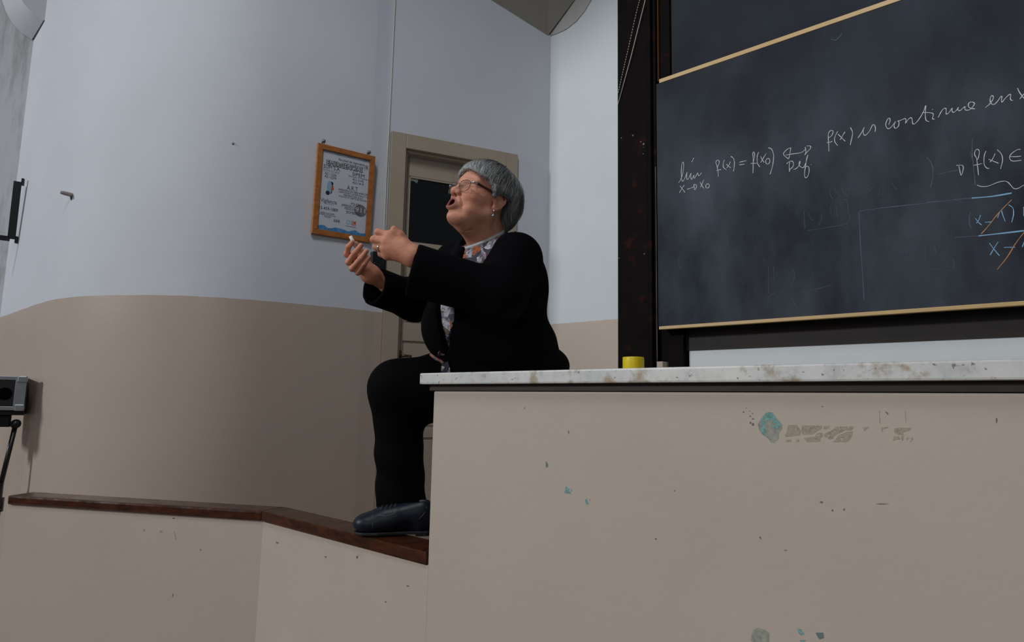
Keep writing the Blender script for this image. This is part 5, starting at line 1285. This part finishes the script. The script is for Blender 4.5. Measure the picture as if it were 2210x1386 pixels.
for s in range(NST):
    g = hgrad(pcur); dv = hair_sdf(pcur.astype(np.float32))
    hug = np.where(s < 6, 1.0, 0.35)
    pcur = pcur - g * (np.clip(dv, -0.01, 0.02) * hug)[:, None]
    path[s] = pcur + g * (lift * np.sin(math.pi * (0.25 + 0.6 * s / NST)) + fly * (s / NST) ** 2)[:, None]
    away = pcur - crown; away /= np.linalg.norm(away, axis=1, keepdims=True)
    down = np.tile(np.array([0.0, 0, -1.0]), (NS, 1))
    fr = np.clip(pcur[:, 0] * 14, 0, 1)[:, None]                      # front: swept forward and to the sides
    side = np.stack([0.15 * np.ones(NS), np.where(pcur[:, 1] > -0.03, 0.9, -0.6), -0.35 * np.ones(NS)], 1)
    t = away * 0.9 + down * np.clip(0.9 - pcur[:, 2] * 6, 0.1, 1.2)[:, None] + side * fr * 0.9 + jit
    t = t + np.array([-0.75, 0, 0.1]) * (np.clip(0.05 - pcur[:, 2], 0, 0.05) * 20 * np.clip((0.06 - np.abs(pcur[:, 0])) * 30, 0, 1))[:, None]
    t -= g * (t * g).sum(1, keepdims=True); t /= np.linalg.norm(t, axis=1, keepdims=True) + 1e-6
    pcur = pcur + t * STEP
_ok = path[..., 2].min(0) > -0.098
path = path[:, _ok]; start = start[_ok]; NS = int(_ok.sum())
rad = np.array([0.5, 0.9, 1.1, 1.15, 1.1, 1.0, 0.8, 0.5, 0.08])
clump = np.clip(0.5 + 0.75 * np.sin(start[:, 1] * 190 + start[:, 0] * 150 + 60 * start[:, 2]) * np.sin(start[:, 0] * 170 - start[:, 1] * 110), 0, 1)
shade = np.clip(0.72 * clump + 0.28 * rng.random(NS), 0, 1)
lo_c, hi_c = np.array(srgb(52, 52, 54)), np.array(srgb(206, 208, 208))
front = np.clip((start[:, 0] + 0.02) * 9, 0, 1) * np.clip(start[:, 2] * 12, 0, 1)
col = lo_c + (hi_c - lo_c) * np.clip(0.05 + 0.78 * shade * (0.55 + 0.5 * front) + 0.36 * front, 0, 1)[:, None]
rr0 = rng.uniform(0.0004, 0.0008, NS)
tt = np.gradient(path, axis=0); tt /= np.linalg.norm(tt, axis=2, keepdims=True) + 1e-9
aa = np.stack([tt[..., 1] - tt[..., 2], tt[..., 2] - tt[..., 0], tt[..., 0] - tt[..., 1]], -1); aa /= np.linalg.norm(aa, axis=2, keepdims=True) + 1e-9
bb = np.cross(tt, aa)
SV = np.stack([path + (aa * math.cos(2.0944 * k) + bb * math.sin(2.0944 * k)) * (rr0[None, :, None] * rad[:, None, None]) for k in range(3)], 2)   # step, strand, side
SV = SV.transpose(1, 0, 2, 3).reshape(-1, 3); SC = np.repeat(col, NST * 3, axis=0)
fb = []
for s in range(NST - 1):
    for k in range(3): fb.append((s * 3 + k, s * 3 + (k + 1) % 3, s * 3 + 3 + (k + 1) % 3, s * 3 + 3 + k))
SF = (np.array(fb)[None] + (np.arange(NS) * NST * 3)[:, None, None]).reshape(-1, 4)
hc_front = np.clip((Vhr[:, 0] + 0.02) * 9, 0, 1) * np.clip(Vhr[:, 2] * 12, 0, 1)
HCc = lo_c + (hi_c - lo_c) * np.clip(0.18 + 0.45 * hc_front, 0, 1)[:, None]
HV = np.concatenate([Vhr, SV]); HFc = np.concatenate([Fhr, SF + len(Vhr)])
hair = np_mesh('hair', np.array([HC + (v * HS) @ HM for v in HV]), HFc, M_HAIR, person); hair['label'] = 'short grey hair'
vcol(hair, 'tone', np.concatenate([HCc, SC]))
# ---- glasses
M_RIM = simple('rim_metal', srgb(120, 92, 84), 0.3, 0.8); M_TEMPLE = simple('brown_temple', srgb(66, 28, 22), 0.3); M_SILV = simple('silver_metal', srgb(200, 202, 206), 0.2, 1.0)
mg2 = bpy.data.materials.new('lens_glass'); mg2.use_nodes = True; nt = mg2.node_tree; nt.nodes.clear()
_o = nt.nodes.new('ShaderNodeOutputMaterial'); _mx = nt.nodes.new('ShaderNodeMixShader'); _t = nt.nodes.new('ShaderNodeBsdfTransparent'); _g = nt.nodes.new('ShaderNodeBsdfGlossy'); _fr = nt.nodes.new('ShaderNodeFresnel')
_g.inputs['Roughness'].default_value = 0.03; _fr.inputs[0].default_value = 1.6; _t.inputs[0].default_value = (0.95, 0.96, 0.97, 1)
_mx.inputs[0].default_value = 0.07; L(nt, _t.outputs[0], _mx.inputs[1]); L(nt, _g.outputs[0], _mx.inputs[2]); L(nt, _mx.outputs[0], _o.inputs[0])
gl = empty('eyeglasses', h2w((0.10, 0, 0.0))); gl.parent = person; gl['label'] = 'glasses with thin rims and brown temples'
def lens_pt(sd, th, k=1.0, o=0.0):
    cy = 0.0335; y = cy + 0.0245 * k * np.sign(math.cos(th)) * abs(math.cos(th)) ** 0.75; z = -0.0030 + 0.0195 * k * np.sign(math.sin(th)) * abs(math.sin(th)) ** 0.75
    return h2w((0.1000 - 2.6 * y * y + o, sd * y, z))
for sd in (1, -1):
    pts = [lens_pt(sd, 2 * math.pi * k / 32) for k in range(33)]
    rim = tube('rim', pts, 0.0011, M_RIM, gl, 6)
    V = [lens_pt(sd, 2 * math.pi * k / 32, 0.97, 0.0008) for k in range(32)] + [lens_pt(sd, 2 * math.pi * k / 32, 0.97, -0.0008) for k in range(32)]
    F = [tuple(range(32)), tuple(range(63, 31, -1))] + [(k, (k + 1) % 32, 32 + (k + 1) % 32, 32 + k) for k in range(32)]
    pyd('lens', V, F, mg2, gl)
    hp3 = [(0.0915, 0.057 * sd, 0.009), (0.088, 0.067 * sd, 0.010), (0.076, 0.0735 * sd, 0.010)]
    tube('hinge', [h2w(v) for v in hp3], 0.0030, M_SILV, gl, 8)
    tpts = [(0.078, 0.0735 * sd, 0.010), (0.050, 0.0765 * sd, 0.009), (0.022, 0.0805 * sd, 0.008), (0.004, 0.081 * sd, 0.007)]
    V = []
    for x, y, z in tpts:
        for dy, dz in ((-0.001, -0.0042), (0.001, -0.0042), (0.001, 0.0042), (-0.001, 0.0042)): V.append(h2w((x, y + dy, z + dz)))
    F = [(i * 4 + k, i * 4 + (k + 1) % 4, i * 4 + 4 + (k + 1) % 4, i * 4 + 4 + k) for i in range(3) for k in range(4)] + [(0, 1, 2, 3), (12, 13, 14, 15)]
    pyd('temple', V, F, M_TEMPLE, gl)
tube('bridge', [h2w(v) for v in ((0.0995, 0.0095, 0.004), (0.1025, 0.004, 0.0075), (0.1025, -0.004, 0.0075), (0.0995, -0.0095, 0.004))], 0.0012, M_RIM, gl, 6)
# ---- earrings, ring
for sd in (1, -1):
    e0 = h2w((-0.004, 0.084 * sd, -0.045))
    er_ = lathe('earring', e0 - UP * 0.018, UP, [(0.0005, -0.0055), (0.0035, -0.0045), (0.0055, 0), (0.0035, 0.0045), (0.0005, 0.0055)], simple('pearl_grey', srgb(150, 156, 168), 0.15, 0.7), person, 16)
    tube('earring_hook', [e0 + UP * 0.006 + HL * -0.004 * sd, e0 + HL * 0.002 * sd, e0 - UP * 0.013], 0.0009, M_SILV, er_, 6)
rp = mcpL[2] * 0.45 + pipL[2] * 0.55; rd = pipL[2] - mcpL[2]; rd /= np.linalg.norm(rd); ra_, rb_ = frame_of(rd)
tube('finger_ring', [rp + (ra_ * math.cos(t) + rb_ * math.sin(t)) * 0.0122 for t in np.linspace(0, 2 * math.pi, 25)], 0.0022, M_SILV, person, 8)
# ---- the chalk in her right hand
c0_ = tipR[0] * 0.5 + thR[2][0] * 0.5
ck = tube('chalk_stick', [c0_ + UP * -0.012 + np.array([0.006, 0, 0]), c0_ + UP * 0.022 + np.array([-0.012, -0.004, 0])], [0.0058, 0.0056], simple('chalk_body', srgb(214, 210, 200), 0.9), None, 12)
tag(ck, 'short white stick of chalk held in the raised fingers', 'chalk')
